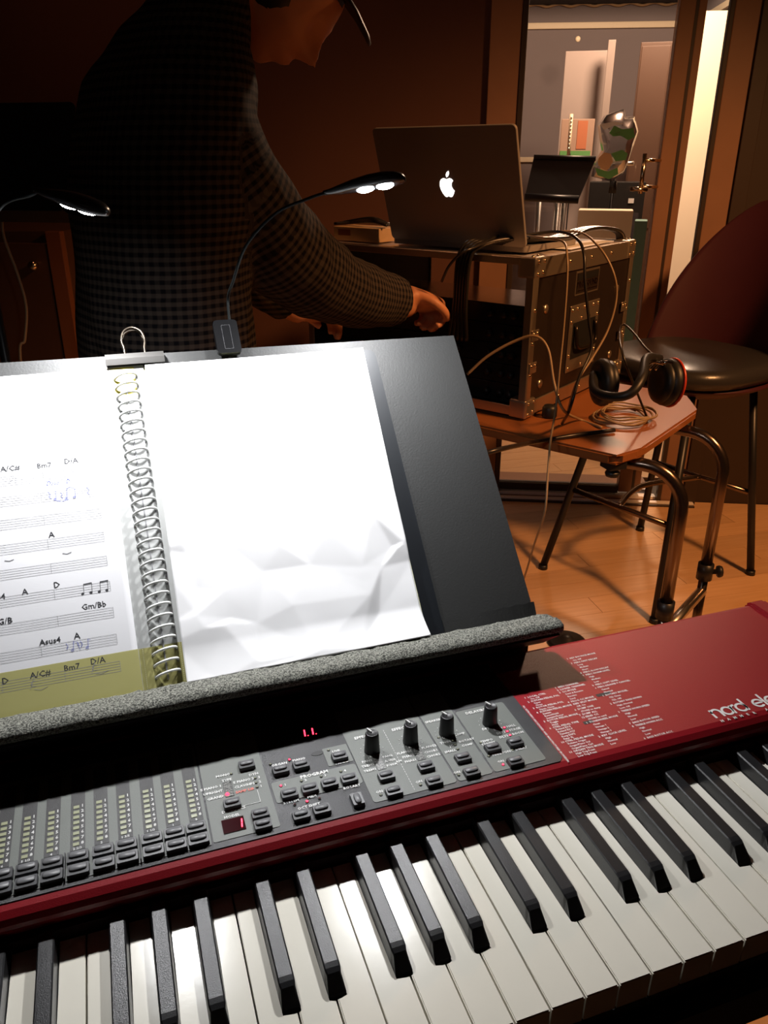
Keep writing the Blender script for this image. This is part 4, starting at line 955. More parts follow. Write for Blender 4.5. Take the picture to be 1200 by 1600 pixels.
def rivet(x, y, z, ax, parent):
    if 'm' not in riv:
        bm = new(); lathe(bm, [(0.0042, 0), (0.0038, 0.0014), (0.0022, 0.0026), (0, 0.0030)], 10); bm.faces.new([v for v in bm.verts if abs(v.co.z) < 1e-9][::-1])
        me = bpy.data.meshes.new('rivet'); bm.to_mesh(me); bm.free(); me.materials.append(M['brass']); me.polygons.foreach_set('use_smooth', [True] * len(me.polygons)); riv['m'] = me
    o = bpy.data.objects.new('rivet', riv['m']); COL.objects.link(o); o.parent = parent; o.matrix_parent_inverse = world_of(parent).inverted()
    zz = RM_.to_3x3() @ V(ax); xx = zz.orthogonal().normalized(); o.matrix_basis = basis(rk(x, y, z), xx, zz.cross(xx), zz)
riv = {}
SD = (0, -1, 0)
for x in (0, RD - .042):
    for z0 in (ZR0 + .004, ZR1 - .040):
        for yy, pr_ in ((-0.003, 1), (RW - .040, 0)):
            bm = new(); box(bm, x - .003, x + .044, yy, yy + .043, z0, z0 + .043, 0.006, RM_, seg=3); cb = obj('corner_cap', bm, M['alu'], rc)
            if pr_:
                for dx, dz in ((.009, .034), (.034, .034), (.009, .009), (.030, .012)): rivet(x + dx, -0.003, z0 + dz, SD, cb)
                for dx in (.010, .032): rivet(x + dx, .012, z0 + .043, (0, 0, 1), cb) if z0 > ZR0 + .1 else None
for x in (.16, .27, .38): rivet(x, -0.001, ZR1 - .018, SD, rc); rivet(x, -0.001, ZR0 + .024, SD, rc)
for z0 in (.10, .17, .24): rivet(.010, -0.001, ZR0 + z0, SD, rc); rivet(RD - .010, -0.001, ZR0 + z0 + .01, SD, rc)
for z0 in (.115, .185):
    for x in (0.002, RD - .048):
        bm = new(); box(bm, x, x + .030, -0.004, -0.001, ZR0 + z0 - .010, ZR0 + z0 + .014, .001, RM_, seg=1); q = obj('latch_plate', bm, M['alu'], rc)
        for dx in (.006, .022): rivet(x + dx, -0.004, ZR0 + z0 + .006, SD, q)
for x, z0 in ((.07, .235), (RD - .075, .235), (.07, .07), (RD - .075, .07)):
    bm = new(); lathe(bm, [(0.010, 0), (0.010, .0015), (0, .0025)], 14, basis(rk(x, 0.004, ZR0 + z0), DX, V((0, 0, 1)), -DY)); obj('screw_head', bm, M['alu'], rc, True)
# recessed spring handle plate
bm = new(); box(bm, 0.190, 0.345, 0.0005, 0.004, ZR0 + .070, ZR0 + .225, 0.001, RM_, seg=1); hp_ = obj('handle_plate', bm, M['alu'], rc)
bm = new(); box(bm, 0.207, 0.328, -0.0004, 0.0010, ZR0 + .100, ZR0 + .185, 0.0, RM_); obj('handle_recess', bm, M['dark_plastic'], hp_)
bm = new(); tube(bm, spline([rk(.215, -.004, ZR0 + .178), rk(.217, -.010, ZR0 + .135), rk(.240, -.011, ZR0 + .125), rk(.295, -.011, ZR0 + .125), rk(.318, -.010, ZR0 + .135), rk(.320, -.004, ZR0 + .178)], 4), 0.0045, 8); obj('grip', bm, M['wire'], hp_, True)
for x, z0 in [(.198, .215), (.198, .188), (.225, .216), (.262, .216), (.268, .222), (.310, .216), (.337, .216), (.337, .190), (.337, .150), (.337, .105), (.337, .080), (.198, .110), (.200, .080), (.268, .080), (.250, .192), (.290, .192)]: rivet(x, 0.0005, ZR0 + z0, SD, hp_)
# label plate with frame
bm = new(); box(bm, 0.205, 0.330, 0.0025, 0.004, ZR0 + .246, ZR0 + .300, 0, RM_); lp = obj('name_plate', bm, M['alu'], rc)
bm = new(); box(bm, 0.209, 0.326, 0.0019, 0.0026, ZR0 + .250, ZR0 + .296, 0, RM_); obj('plate_face', bm, M['rack_side'], lp)
bm = new(); box(bm, 0.213, 0.322, 0.0012, 0.0020, ZR0 + .280, ZR0 + .294, 0, RM_); obj('plate_bar', bm, M['dark_plastic'], lp)
bm = new(); TM = basis(rk(0.2675, 0.0014, ZR0 + .269), DX, V((0, 0, 1)), -DY); text(bm, 'PRO SOUND', 0.0195, TM, bold=0.02); box(bm, 0.216, 0.319, 0.0012, 0.0019, ZR0 + .2555, ZR0 + .2575, 0, RM_); o = obj('plate_lettering', bm, M['brass'], lp); o['kind'] = 'stuff'
# units in the rack
uz = [ZR0 + 0.022, ZR0 + 0.066, ZR0 + 0.110, ZR0 + 0.154, ZR0 + 0.198]
for i, z0 in enumerate(uz):
    un_ = thing('rack_unit', ['black rack unit lowest in the flight case', 'black rack unit second from the bottom of the flight case', 'black rack unit in the middle of the flight case', 'black rack unit second from the top in the flight case', 'rack unit with silver lid, topmost in the flight case'][i], 'rack unit', rk(0.05, 0.3, z0), 'units in the rack')
    bm = new(); box(bm, 0.045, 0.40 if i < 4 else 0.25, 0.040, RW - .040, z0, z0 + .042, 0, RM_); obj('chassis', bm, M['device_top'] if i == 4 else M['device'], un_)
    bm = new(); box(bm, 0.040, 0.045, 0.018, RW - .018, z0, z0 + .0425, 0.001, RM_, seg=1); fp = obj('front_panel', bm, M['device'], un_)
    for y in (0.06, 0.085, 0.12, 0.2, 0.3):
        bm = new(); z = -DX; x = DY; lathe(bm, [(0, 0), (.008, 0), (.0075, .012), (0, .012)], 12, basis(rk(0.040, y, z0 + .021), -DY, V((0, 0, 1)), -DX)); obj('knob', bm, M['dark_plastic'], fp, True)
bm = new(); box(bm, 0.030, 0.040, 0.013, 0.030, ZR0 + .018, ZR1 - .012, 0, RM_); box(bm, 0.030, 0.040, RW - .030, RW - .013, ZR0 + .018, ZR1 - .012, 0, RM_); obj('rack_rail', bm, M['black_metal'], rc)
bm = new()
for yy in (0.05, RW - .08):
    for x in (0.06, RD - .08): lathe(bm, [(0, 0.0), (.014, 0.0), (.016, .010), (0, .010)], 12, basis(rk(x, yy, ZR0), DX, DY, V((0, 0, 1))))
obj('rubber_feet', bm, M['dark_plastic'], rc)

# laptop: hinge line runs along DY over the rack's front
lp_c = rk(0.065, 0.237, ZR1 + 0.0015)
lt = thing('laptop', 'silver laptop standing open on the rack case, glowing apple emblem on its lid', 'laptop', lp_c)
LX = -DY; LN = -DX                                   # LX: screen left-right as seen from the lens side; LN: lid normal to the front
LBm = basis(lp_c, LX, -LN, V((0, 0, 1)))
bm = new(); t = new(); prism(t, rrect(-0.1795, 0.1795, -0.002, 0.245, 0.010), 0.002, 0.015, LBm); merge(bm, t); obj('base', bm, M['laptop'], lt)
bm = new(); t = new()
for xx in (-.15, .15):
    for yy in (.02, .22): lathe(t, [(0, 0), (.006, 0), (.006, .002), (0, .002)], 10, LBm @ Matrix.Translation((xx, yy, 0)))
merge(bm, t); obj('feet', bm, M['dark_plastic'], lt)
tl_ = math.radians(18); UPL = (V((0, 0, 1)) * math.cos(tl_) + LN * math.sin(tl_)).normalized(); NL = LX.cross(UPL).normalized()
if NL.dot(LN) < 0: NL = -NL
LDm = basis(lp_c + V((0, 0, 0.013)), LX, UPL, LX.cross(UPL))
sgn = 1 if LX.cross(UPL).dot(LN) > 0 else -1
bm = new(); t = new(); prism(t, rrect(-0.1795, 0.1795, 0.0, 0.247, 0.010), -0.0035, 0.0035, LDm); bmesh.ops.bevel(t, geom=[e_ for e_ in t.edges], offset=0.001, segments=1, affect='EDGES', clamp_overlap=True); merge(bm, t); lid = obj('lid', bm, M['laptop'], lt)
bm = new(); prism(bm, rrect(-0.168, 0.168, 0.014, 0.236, 0.002), -0.0042 * sgn, -0.0036 * sgn, LDm); obj('screen', bm, M['screen'], lid)
bm = new(); t = new()
ap = [(0.0, 0.62), (-.16, .68), (-.36, .72), (-.60, .62), (-.78, .38), (-.84, .06), (-.78, -.30), (-.62, -.64), (-.42, -.90), (-.24, -1.0), (-.10, -.94), (0, -.90), (.10, -.94), (.24, -1.0), (.42, -.92), (.60, -.66), (.72, -.40), (.56, -.26), (.46, -.04), (.46, .18), (.56, .38), (.70, .50), (.56, .66), (.36, .72), (.16, .68)]
S_ = 0.0232; fl_ = 1 if sgn > 0 else -1
prism(bm, [(x * S_, y * S_ + 0.126) for x, y in ap], 0.0036 * sgn, 0.0040 * sgn, LDm)
lf = [(0.02, .80), (.00, 1.04), (.12, 1.26), (.34, 1.38), (.36, 1.16), (.24, .94)]
prism(bm, [(x * S_, y * S_ + 0.126) for x, y in lf], 0.0036 * sgn, 0.0040 * sgn, LDm); obj('apple_emblem', bm, M['logo'], lid)['label'] = 'glowing white apple emblem'
# small things on the rack case
tb = thing('carton', 'small tan cardboard box lying on the left end of the rack case', 'box', rk(0.10, 0.53, ZR1))
bm = new(); box(bm, 0.06, 0.14, 0.455, 0.600, ZR1 + .002, ZR1 + .034, .001, RM_, seg=1); obj('body', bm, M['box_tan'], tb)
bm = new(); box(bm, 0.0595, 0.060, 0.545, 0.585, ZR1 + .014, ZR1 + .028, 0, RM_); obj('label_patch', bm, M['desk_edge'], tb)
bm = new()
for k in range(4): tube(bm, spline([rk(.07 + .01 * k, .44 + .005 * k, ZR1 + .042), rk(.09, .50, ZR1 + .046 + .003 * k), rk(.10, .56 + .01 * k, ZR1 + .043), rk(.08 + .01 * k, .615, ZR1 + .038)], 6), 0.0035, 6)
tag(obj('cable_bundle', bm, M['cable'], None, True), 'short dark cable bundle lying over the tan carton', 'cable')
bm = new(); t = new(); prism(t, [(0.20, 0.02), (0.46, 0.03), (0.45, 0.21), (0.19, 0.20)], ZR1 + .0016, ZR1 + .0022, RM_); merge(bm, t); tag(obj('loose_paper', bm, M['paper'], None), 'white paper lying on top of the rack case under the cables', 'paper')

# ---- cables
def cable(name, pts, r, m, label, n=8, sides=8):
    bm = new(); tube(bm, spline(pts, n), r, sides); return tag(obj(name, bm, M[m], None, True), label, 'cable')
zt = ZR1 + .003
snk = thing('multicore_cable', 'thick bundle of dark cables arching over the rack top beside the laptop', 'cable', rk(0.05, 0.13, ZR1))
for k in range(5):
    o_ = 0.0075 * k
    pts = [rk(-0.012, 0.150 + .012 * k, ZR0 + .16), rk(-0.022, 0.150 + o_, ZR0 + .24), rk(-0.024, 0.143 + o_, ZR1 - .01), rk(-0.006, 0.128 + o_, ZR1 + .018 + .002 * k), rk(0.040, 0.100 + o_, ZR1 + .030 - .002 * k), rk(0.12, 0.060 + o_, ZR1 + .028 - .003 * k), rk(0.26, 0.055 + o_, ZR1 + .022 + .002 * (k % 3)), rk(0.38, 0.060 + o_ * .8, ZR1 + .032), rk(0.465, 0.050 + o_ * .6, ZR1 + .030), rk(0.515, 0.030 + o_ * .5, ZR1 + .012), rk(0.545, 0.035 + o_, ZR1 - .06)]
    bm = new(); tube(bm, spline(pts, 8), 0.0046, 8); obj('strand', bm, M['cable'], snk, True)
cable('thin_cable', [at(690, 440, 1.78), at(702, 415, 1.76), at(722, 395, 1.74), at(745, 385, 1.76), rk(.05, .12, ZR1 + .036)], .0028, 'cable', 'single dark cable running from the hand up to the cable bundle')
zc = ZR1 + .035
cable('thin_cable', [rk(.10, .09, zc), at(850, 372, 1.80), at(880, 378, 1.72), at(886, 400, 1.66), at(886, 440, 1.64), at(880, 520, 1.62), at(874, 580, 1.60), at(868, 640, 1.585), at(860, 690, 1.50), at(856, 740, 1.45), at(851, 800, 1.42), at(835, 850, 1.50), at(820, 900, 1.62), atz(800, 960, .004)], .0022, 'cable_tan', 'long thin tan cable hanging past the desk edge down to the floor')
cable('thin_cable', [rk(.09, .09, zc), at(870, 362, 1.86), at(900, 372, 1.76), at(912, 395, 1.72), at(914, 440, 1.70), at(920, 500, 1.69), at(924, 545, 1.68), at(905, 590, 1.64), at(890, 640, 1.62), atz(878, 662, ZT + .004)], .0032, 'cable', 'black cable hanging over the middle of the rack side')
cable('thin_cable', [rk(.12, .08, zc), at(900, 362, 1.86), at(935, 385, 1.78), at(958, 425, 1.76), at(963, 465, 1.76), at(950, 515, 1.74), at(925, 560, 1.70), at(900, 600, 1.66), atz(885, 650, ZT + .004)], .0024, 'cable_tan', 'thin cable bowing right across the rack side beside its handle')
cable('thin_cable', [at(730, 585, 1.66), at(760, 558, 1.66), at(800, 535, 1.66), at(835, 525, 1.66), at(856, 545, 1.65), at(866, 600, 1.62), at(880, 640, 1.60), atz(905, 655, ZT + .004), atz(940, 668, ZT + .004)], .0030, 'cable_tan', 'tan cable bent over the front corner of the rack case')
cable('thin_cable', [atz(960, 672, ZT + .006), atz(900, 680, ZT + .006), atz(840, 690, ZT + .008), at(790, 700, 1.36), at(740, 712, 1.32), at(700, 712, 1.34)], .0048, 'cable', 'black cable trailing left over the front edge of the desk')
cable('thin_cable', [atz(1010, 650, ZT + .01), at(975, 560, 1.74), at(968, 520, 1.88), at(974, 507, 1.92), at(990, 520, 1.86), at(1010, 545, 1.74), at(1035, 565, 1.62)], .0026, 'cable', 'short black cable looping behind the headphones')
bm = new(); ctr = atz(975, 655, ZT); pts = []
for k in range(150):
    a = 2 * PI * k / 26; r_ = 0.066 + 0.010 * math.sin(k * 0.21) + 0.004 * math.sin(k * .77)
    pts.append(ctr + DX * (r_ * math.cos(a)) + DY * (r_ * 0.85 * math.sin(a)) + V((0, 0, 0.004 + 0.016 * (k / 150) + .002 * math.sin(k))))
tube(bm, pts, 0.0022, 6); tag(obj('coiled_cable', bm, M['cable_tan'], None, True), 'coiled tan headphone cable lying on the orange desk', 'cable')
tag(obj('cable_plug', (lambda b: (lathe(b, [(0, 0), (.015, 0), (.017, .004), (.017, .022), (.013, .028), (0, .030)], 16, Matrix.Translation(atz(858, 652, ZT))), b)[1])(new()), M['dark_plastic'], None, True), 'round black plug standing at the foot of the rack case', 'plug')

# headphones on the desk
hpc = atz(995, 640, ZT); hpn = thing('headphones', 'black headphones with red rimmed earcup lying on the desk corner', 'headphones', hpc)
ER = V((RGT.x, RGT.y, 0)).normalized(); EF = V((FWD.x, FWD.y, 0)).normalized(); EZ = V((0, 0, 1))
def earcup(c, ax, red):
    z = V(ax).normalized(); x = z.orthogonal().normalized(); y = z.cross(x); bm = new()
    lathe(bm, [(0, 0), (.030, 0), (.042, .004), (.046, .012), (.045, .020), (.040, .024)], 26, basis(V(c), x, y, z)); lathe(bm, [(.040, .024), (.041, .030), (.030, .036), (.020, .036), (0, .030)], 26, basis(V(c), x, y, z))
    o = obj('earcup', bm, M['dark_plastic'], hpn, True)
    if red:
        bm = new(); ring_ = [V(c) + z * .006 + x * (.0455 * math.cos(a * PI / 16)) + y * (.0455 * math.sin(a * PI / 16)) for a in range(33)]; tube(bm, ring_, .0028, 6); r__ = obj('rim', bm, M['hp_red'], o, True); r__['label'] = 'red rim'
    return o
cA = at(1048, 590, 1.60); cB = at(948, 608, 1.52)
earcup(at(1052, 598, 1.62), -ER * 1.0 - EF * 0.25 + EZ * .12, True); earcup(at(930, 598, 1.56), ER + EF * 0.15, False)
bm = new(); tube(bm, spline([at(1030, 560, 1.62), at(1010, 560, 1.56), at(1003, 590, 1.48), at(985, 615, 1.45), at(955, 620, 1.46), at(930, 610, 1.50), at(928, 585, 1.56)], 6), 0.0085, 10); obj('headband', bm, M['dark_plastic'], hpn, True)
bm = new()
for k in range(3): tube(bm, spline([at(1006 + 9 * k, 578, 1.60), at(1020 + 9 * k, 566, 1.60), at(1040 + 8 * k, 570, 1.60)], 5), 0.003, 6)
obj('yoke', bm, M['chrome'], hpn, True)

# ================================================================== STOOL with shell back
st = thing('counter_stool', 'counter stool with maroon shell back and black cushion right of the desk', 'stool', (1.34, 1.60, 0))
F = [V((1.029, 1.717, 0)), V((1.50, 1.863, 0)), V((1.631, 1.469, 0)), V((1.165, 1.325, 0))]
SC = V((1.42, 1.66, 0)); tops_ = []
for i, f in enumerate(F):
    t_ = SC + (f - V((1.335, 1.594, 0))) * 0.62 + V((0, 0, 0.625)); tops_.append(t_)
    bm = new(); tube(bm, [t_, f + V((0, 0, 0.008))], 0.0115, 10); lg = obj('leg', bm, M['black_metal'], st, True)
    bm = new(); lathe(bm, [(0, 0), (.015, 0), (.014, .014), (0, .014)], 12, Matrix.Translation(f)); obj('foot_cap', bm, M['dark_plastic'], lg, True)
def onleg(i, z): return F[i].lerp(tops_[i], z / 0.625)
for a, b, z in ((0, 3, .26), (1, 2, .26)):
    bm = new(); tube(bm, [onleg(a, z), onleg(b, z)], 0.009, 10); obj('stretcher', bm, M['tube_dark'], st, True)
bm = new(); ma = onleg(0, .26).lerp(onleg(3, .26), .5); mb = onleg(1, .26).lerp(onleg(2, .26), .5); md = (F[1] - F[0]).normalized(); mdn = V((-md.y, md.x, 0))
tube(bm, spline([ma, ma.lerp(mb, .3) + mdn * .05, ma.lerp(mb, .55) + mdn * .06, mb], 6), 0.009, 10); obj('stretcher', bm, M['tube_dark'], st, True)
BA = math.radians(14); BX = V((math.cos(BA), math.sin(BA), 0)); BY = V((-math.sin(BA), math.cos(BA), 0))   # BX: seat centre -> back
SM = basis(SC + V((0, 0, 0)), BX, BY, EZ)
bm = new(); rings = []
for z, s in ((0.622, .86), (0.630, .97), (0.650, 1.0), (0.672, .97), (0.682, .88), (0.680, .45), (0.677, .0)):
    if s == 0: rings.append([bm.verts.new(SM @ V((0, 0, z)))]); continue
    rg = []
    for k in range(36):
        a = 2 * PI * k / 36; ex = 0.75; x = math.copysign(abs(math.cos(a)) ** ex, math.cos(a)) * .235 * s; y = math.copysign(abs(math.sin(a)) ** ex, math.sin(a)) * .235 * s
        rg.append(bm.verts.new(SM @ V((x, y, z))))
    rings.append(rg)
for a, b in zip(rings, rings[1:]):
    for k in range(36):
        if len(b) == 1: bm.faces.new((a[k], a[(k + 1) % 36], b[0]))
        else: bm.faces.new((a[k], a[(k + 1) % 36], b[(k + 1) % 36], b[k]))
bm.faces.new(rings[0][::-1]); obj('seat_cushion', bm, M['leather'], st, True)
# shell: rounded egg back curved round the seat plus under-seat pan
bm = new(); nu, nv = 26, 26; g = []
def shellpt(u, v, off):
    z = 0.60 + 0.505 * v; wv = math.sin(min(1.0, (1 - v) * 1.0) * PI / 2) ** 0.55 if v < 1 else 0.0
    half = math.radians(68) * wv * (0.96 - 0.10 * v); r_ = 0.262 + 0.03 * v + off
    a = u * half; cx = 0.0 + 0.06 * v
    return SM @ V((cx + r_ * math.cos(a) - 0.02, r_ * math.sin(a), z))
for off in (0.0, 0.008):
    g.append([[bm.verts.new(shellpt(-1 + 2 * i / nu, j / nv, off)) for i in range(nu + 1)] for j in range(nv + 1)])
for q in g:
    for j in range(nv):
        for i in range(nu): bm.faces.new((q[j][i], q[j][i + 1], q[j + 1][i + 1], q[j + 1][i]))
for j in range(nv):
    for i in (0, nu): bm.faces.new((g[0][j][i], g[0][j + 1][i], g[1][j + 1][i], g[1][j][i]))
for i in range(nu): bm.faces.new((g[0][0][i], g[0][0][i + 1], g[1][0][i + 1], g[1][0][i]))
bmesh.ops.remove_doubles(bm, verts=bm.verts, dist=0.0004); obj('backrest', bm, M['maroon'], st, True)
bm = new(); secs = [(SM @ V((0, 0, 0.575)), BX * .10, BY * .10), (SM @ V((0, 0, .592)), BX * .20, BY * .19), (SM @ V((0.01, 0, .615)), BX * .245, BY * .235), (SM @ V((0.01, 0, .6215)), BX * .25, BY * .24)]
loft(bm, secs, 36); obj('seat_shell', bm, M['maroon'], st, True)

# dark round base on the floor behind the keyboard
bm = new(); lathe(bm, [(0, 0), (.052, 0), (.052, .006), (.045, .010), (.02, .012), (.014, .02), (0, .02)], 28, Matrix.Translation((0.875, 1.315, 0))); tag(obj('round_base', bm, M['black_metal'], None, True), 'low round black base on the floor behind the red keyboard', 'base')

# ================================================================== PERSON
ER_ = ER; 
def up(v): return V(v)
FC = (ER * math.cos(math.radians(32)) + EF * math.sin(math.radians(32))).normalized()   # facing
SR = (ER * math.sin(math.radians(32)) - EF * math.cos(math.radians(32))).normalized()   # to his right, towards the lens
hip = at(262, 560, 1.43); hip.z = 0.90
pn = thing('person', 'person in a dark checked shirt bending over the rack case, hand on its front', 'person', (hip.x, hip.y, 0))
torso = [(hip + EZ * -0.02, .175, .125), (at(256, 440, 1.42), .165, .120), (at(252, 330, 1.42), .175, .122), (at(256, 225, 1.43), .172, .122), (at(264, 130, 1.44), .158, .108), (at(284, 50, 1.45), .112, .072), (at(306, 5, 1.46), .082, .056), (at(328, -30, 1.47), .068, .05)]
neck = [(at(335, -5, 1.46), .062), (at(372, -15, 1.47), .057), (at(410, -15, 1.48), .055)]
hc = at(443, -26, 1.48); hf = (ER * 0.54 - EZ * 0.84).normalized(); hu = (ER * 0.84 + EZ * 0.54).normalized(); hs = hf.cross(hu)
sh_r = at(322, 140, 1.36); el_r = at(446, 398, 1.46); wr_r = at(618, 472, 1.78)
arm_r = [(at(275, 120, 1.40), .055), (at(308, 190, 1.37), .066), (at(366, 300, 1.38), .066), (el_r, .062), (at(530, 452, 1.60), .054), (wr_r, .036), (at(640, 470, 1.82), .032)]
sh_l = at(335, 120, 1.60); el_l = at(352, 330, 1.72)
arm_l = [(at(330, 115, 1.60), .060), (at(345, 200, 1.68), .055), (el_l, .047), (at(400, 430, 1.75), .040), (at(452, 478, 1.82), .028), (at(470, 486, 1.84), .028)]
def limb(bm, path, add=0.0, n=16, squash=1.0):
    P_ = [p for p, r in path]; R0 = [r + add for p, r in path]
    sp_ = spline(P_, 4); rr_ = []
    for i in range(len(P_) - 1):
        for k in range(4): rr_.append(R0[i] + (R0[i + 1] - R0[i]) * k / 4)
    rr_.append(R0[-1]); tube(bm, sp_, rr_, n)
def torso_loft(bm, add=0.0, lo=0, hi=None):
    S = torso[lo:hi]; secs = []
    for i, (c, a, b) in enumerate(S):
        secs.append((c, SR * (a + add), FC * (b + add)))
    # interpolate
    out = []
    for i in range(len(secs) - 1):
        for k in range(4):
            t_ = k / 4; out.append(tuple(secs[i][j].lerp(secs[i + 1][j], t_) for j in range(3)))
    out.append(secs[-1]); loft(bm, out, 28)
def leg_path(side):
    h_ = hip + SR * (0.09 * side); f_ = V((h_.x, h_.y, 0)) - FC * 0.03 + SR * (0.05 * side)
    return [(h_ + EZ * 0.02, .088), (h_.lerp(f_, .25), .080), (V((f_.x, f_.y, .50)) + FC * .03, .060), (V((f_.x, f_.y, .30)), .054), (V((f_.x, f_.y, .10)), .040)]
body = new()
torso_loft(body); limb(body, neck); limb(body, arm_r); limb(body, arm_l)
for s in (1, -1): limb(body, leg_path(s))
# head
def head_geo(bm):
    n = 28; lv = 22; rings = []
    for j in range(lv + 1):
        t_ = j / lv; y = -0.118 + 0.225 * t_           # along hu
        yy = (y + 0.006) / 0.1125
        base = math.sqrt(max(0.0, 1 - min(1, abs(yy)) ** 2.3))
        jaw = 1.0 if y > -0.02 else 1.0 - 0.30 * ((-0.02 - y) / 0.098)
        fr = 0.094 * base * (1 if y > -.03 else 0.98); bk = 0.100 * base * (1.0 if y > -0.02 else max(.35, 1.0 - 0.55 * ((-0.02 - y) / .098))); sd = 0.076 * base * jaw
        rg = []
        for k in range(n):
            a = 2 * PI * k / n; ca, sa = math.cos(a), math.sin(a)
            rad_f = fr if ca > 0 else bk; x = rad_f * ca; s_ = sd * sa
            fw = max(0, ca)
            nose = 0.026 * math.exp(-((y + 0.026) / 0.014) ** 2) * math.exp(-(sa / 0.20) ** 2) + 0.012 * math.exp(-((y + 0.008) / 0.018) ** 2) * math.exp(-(sa / .14) ** 2)
            lips = 0.013 * math.exp(-((y + 0.056) / 0.0045) ** 2) * math.exp(-(sa / .30) ** 2) + 0.012 * math.exp(-((y + 0.068) / 0.005) ** 2) * math.exp(-(sa / .28) ** 2)
            chin = 0.013 * math.exp(-((y + 0.098) / 0.014) ** 2) * math.exp(-(sa / .35) ** 2)
            eye = -0.009 * math.exp(-((y - 0.004) / 0.011) ** 2) * math.exp(-((abs(sa) - .38) / .17) ** 2)
            brow = 0.004 * math.exp(-((y - 0.022) / 0.008) ** 2) * math.exp(-(sa / .6) ** 2)
            x += (nose + lips + chin + eye + brow) * (fw > 0)
            rg.append(bm.verts.new(hc + hf * x + hs * s_ + hu * y))
        rings.append(rg)
    for a, b in zip(rings, rings[1:]):
        for k in range(n): bm.faces.new((a[k], a[(k + 1) % n], b[(k + 1) % n], b[k]))
    bm.faces.new(rings[0][::-1]); bm.faces.new(rings[-1])
    for s in (-1, 1): ellipsoid(bm, hc + hs * (.078 * s) - hf * .008 - hu * .012, hf * .017, hs * .007, hu * .031)
head_geo(body)
# right hand: palm and five bent fingers closing on the rack front
def hand(bm, w0, fwd, dn, side, curl=1.0, ts=1):
    fwd = V(fwd).normalized(); dn = (V(dn) - fwd * V(dn).dot(fwd)).normalized(); sd = fwd.cross(dn) * side   # sd: towards the little finger
    loft(bm, [(w0, sd * .029, dn * .024), (w0 + fwd * .03, sd * .038, dn * .023), (w0 + fwd * .062, sd * .044, dn * .020), (w0 + fwd * .084, sd * .042, dn * .016)], 16)
    for k, (o_, ln) in enumerate(((-.030, .066), (-.010, .074), (.010, .069), (.029, .055))):
        p = w0 + fwd * (.080 - .004 * abs(k - 1)) + sd * o_; d = fwd; pts = [p - fwd * .012, p]; ang = [.55 * curl, .75 * curl, .5 * curl][:]
        th = 0.25 * curl + .06 * k
        for seg_, fr_ in enumerate((.45, .31, .24)):
            th += ang[seg_]; p = p + (fwd * math.cos(th) + dn * math.sin(th)) * (ln * fr_); pts.append(p)
        tube(bm, spline(pts, 3), [.0108 - .0030 * i / (3 * (len(pts) - 1)) for i in range(3 * (len(pts) - 1) + 1)], 10)
    p = w0 + fwd * .022 - sd * .026; pts = [p, p + fwd * .022 - sd * .022 + dn * .010, p + fwd * .050 - sd * .028 + dn * .024, p + fwd * .070 - sd * .018 + dn * .036]
    tube(bm, spline(pts, 3), [.0125 - .0040 * i / 9 for i in range(10)], 10)
hw = at(634, 462, 1.80); kf = at(700, 478, 1.86)
hand(body, hw, (kf - hw).normalized() * 0.9 + EF * 0.10 - EZ * 0.10, -EZ + ER * .10 - EF * .25, 1, 1.25)
hand(body, at(468, 485, 1.84), ER * .8 + EF * .6 - EZ * .2, -EZ, -1, .7)
def remesh(bm, voxel, name, m, parent, smooth_it=6, wr=None, keep=False):
    me = bpy.data.meshes.new(name + '_src'); bmesh.ops.recalc_face_normals(bm, faces=bm.faces); bm.to_mesh(me); bm.free()
    o = bpy.data.objects.new(name + '_src', me); COL.objects.link(o)
    md_ = o.modifiers.new('r', 'REMESH'); md_.mode = 'VOXEL'; md_.voxel_size = voxel; md_.use_smooth_shade = True
    if smooth_it: sm = o.modifiers.new('s', 'SMOOTH'); sm.factor = 0.5; sm.iterations = smooth_it
    dg = bpy.context.evaluated_depsgraph_get(); nm = bpy.data.meshes.new_from_object(o.evaluated_get(dg)); nm.name = name
    bpy.data.objects.remove(o); bpy.data.meshes.remove(me)
    nm.materials.clear(); nm.materials.append(m)
    if wr:
        nrm = [v.normal.copy() for v in nm.vertices]
        for v, n_ in zip(nm.vertices, nrm): v.co = v.co + n_ * wr(v.co)
    nm.polygons.foreach_set('use_smooth', [True] * len(nm.polygons))
    q = bpy.data.objects.new(name, nm); COL.objects.link(q)
    if parent is not None: q.parent = parent; q.matrix_parent_inverse = world_of(parent).inverted()
    return q
remesh(body, 0.0045, 'body', M['skin'], pn, 2)
# shirt
shb = new(); torso_loft(shb, .016, 0, 8)
limb(shb, [(p, r + .020 - (0.004 if i > 3 else 0)) for i, (p, r) in enumerate(arm_r[:-1])] [:-1] + [(at(612, 470, 1.765), .058)], 0)
limb(shb, [(p, r + .018) for p, r in arm_l[:-1]][:-1] + [(at(446, 474, 1.81), .040)], 0)
tube(shb, spline([at(340, 10, 1.46) , at(366, 8, 1.47)], 4), .072, 18)
def wrk(p): return 0.006 * noise.noise(p * 9) + 0.0035 * noise.noise(V((p.x * 30, p.y * 30, p.z * 12)))
shirt = remesh(shb, 0.0085, 'shirt', M['shirt'], pn, 5, wrk)
me = shirt.data; wv = me.attributes.new('weave', 'FLOAT_VECTOR', 'POINT')
arm_pts = spline([p for p, r in arm_r], 4); cum = [0]
for a, b in zip(arm_pts, arm_pts[1:]): cum.append(cum[-1] + (b - a).length)
tpts = spline([c for c, a, b in torso], 4); tcum = [0]
for a, b in zip(tpts, tpts[1:]): tcum.append(tcum[-1] + (b - a).length)
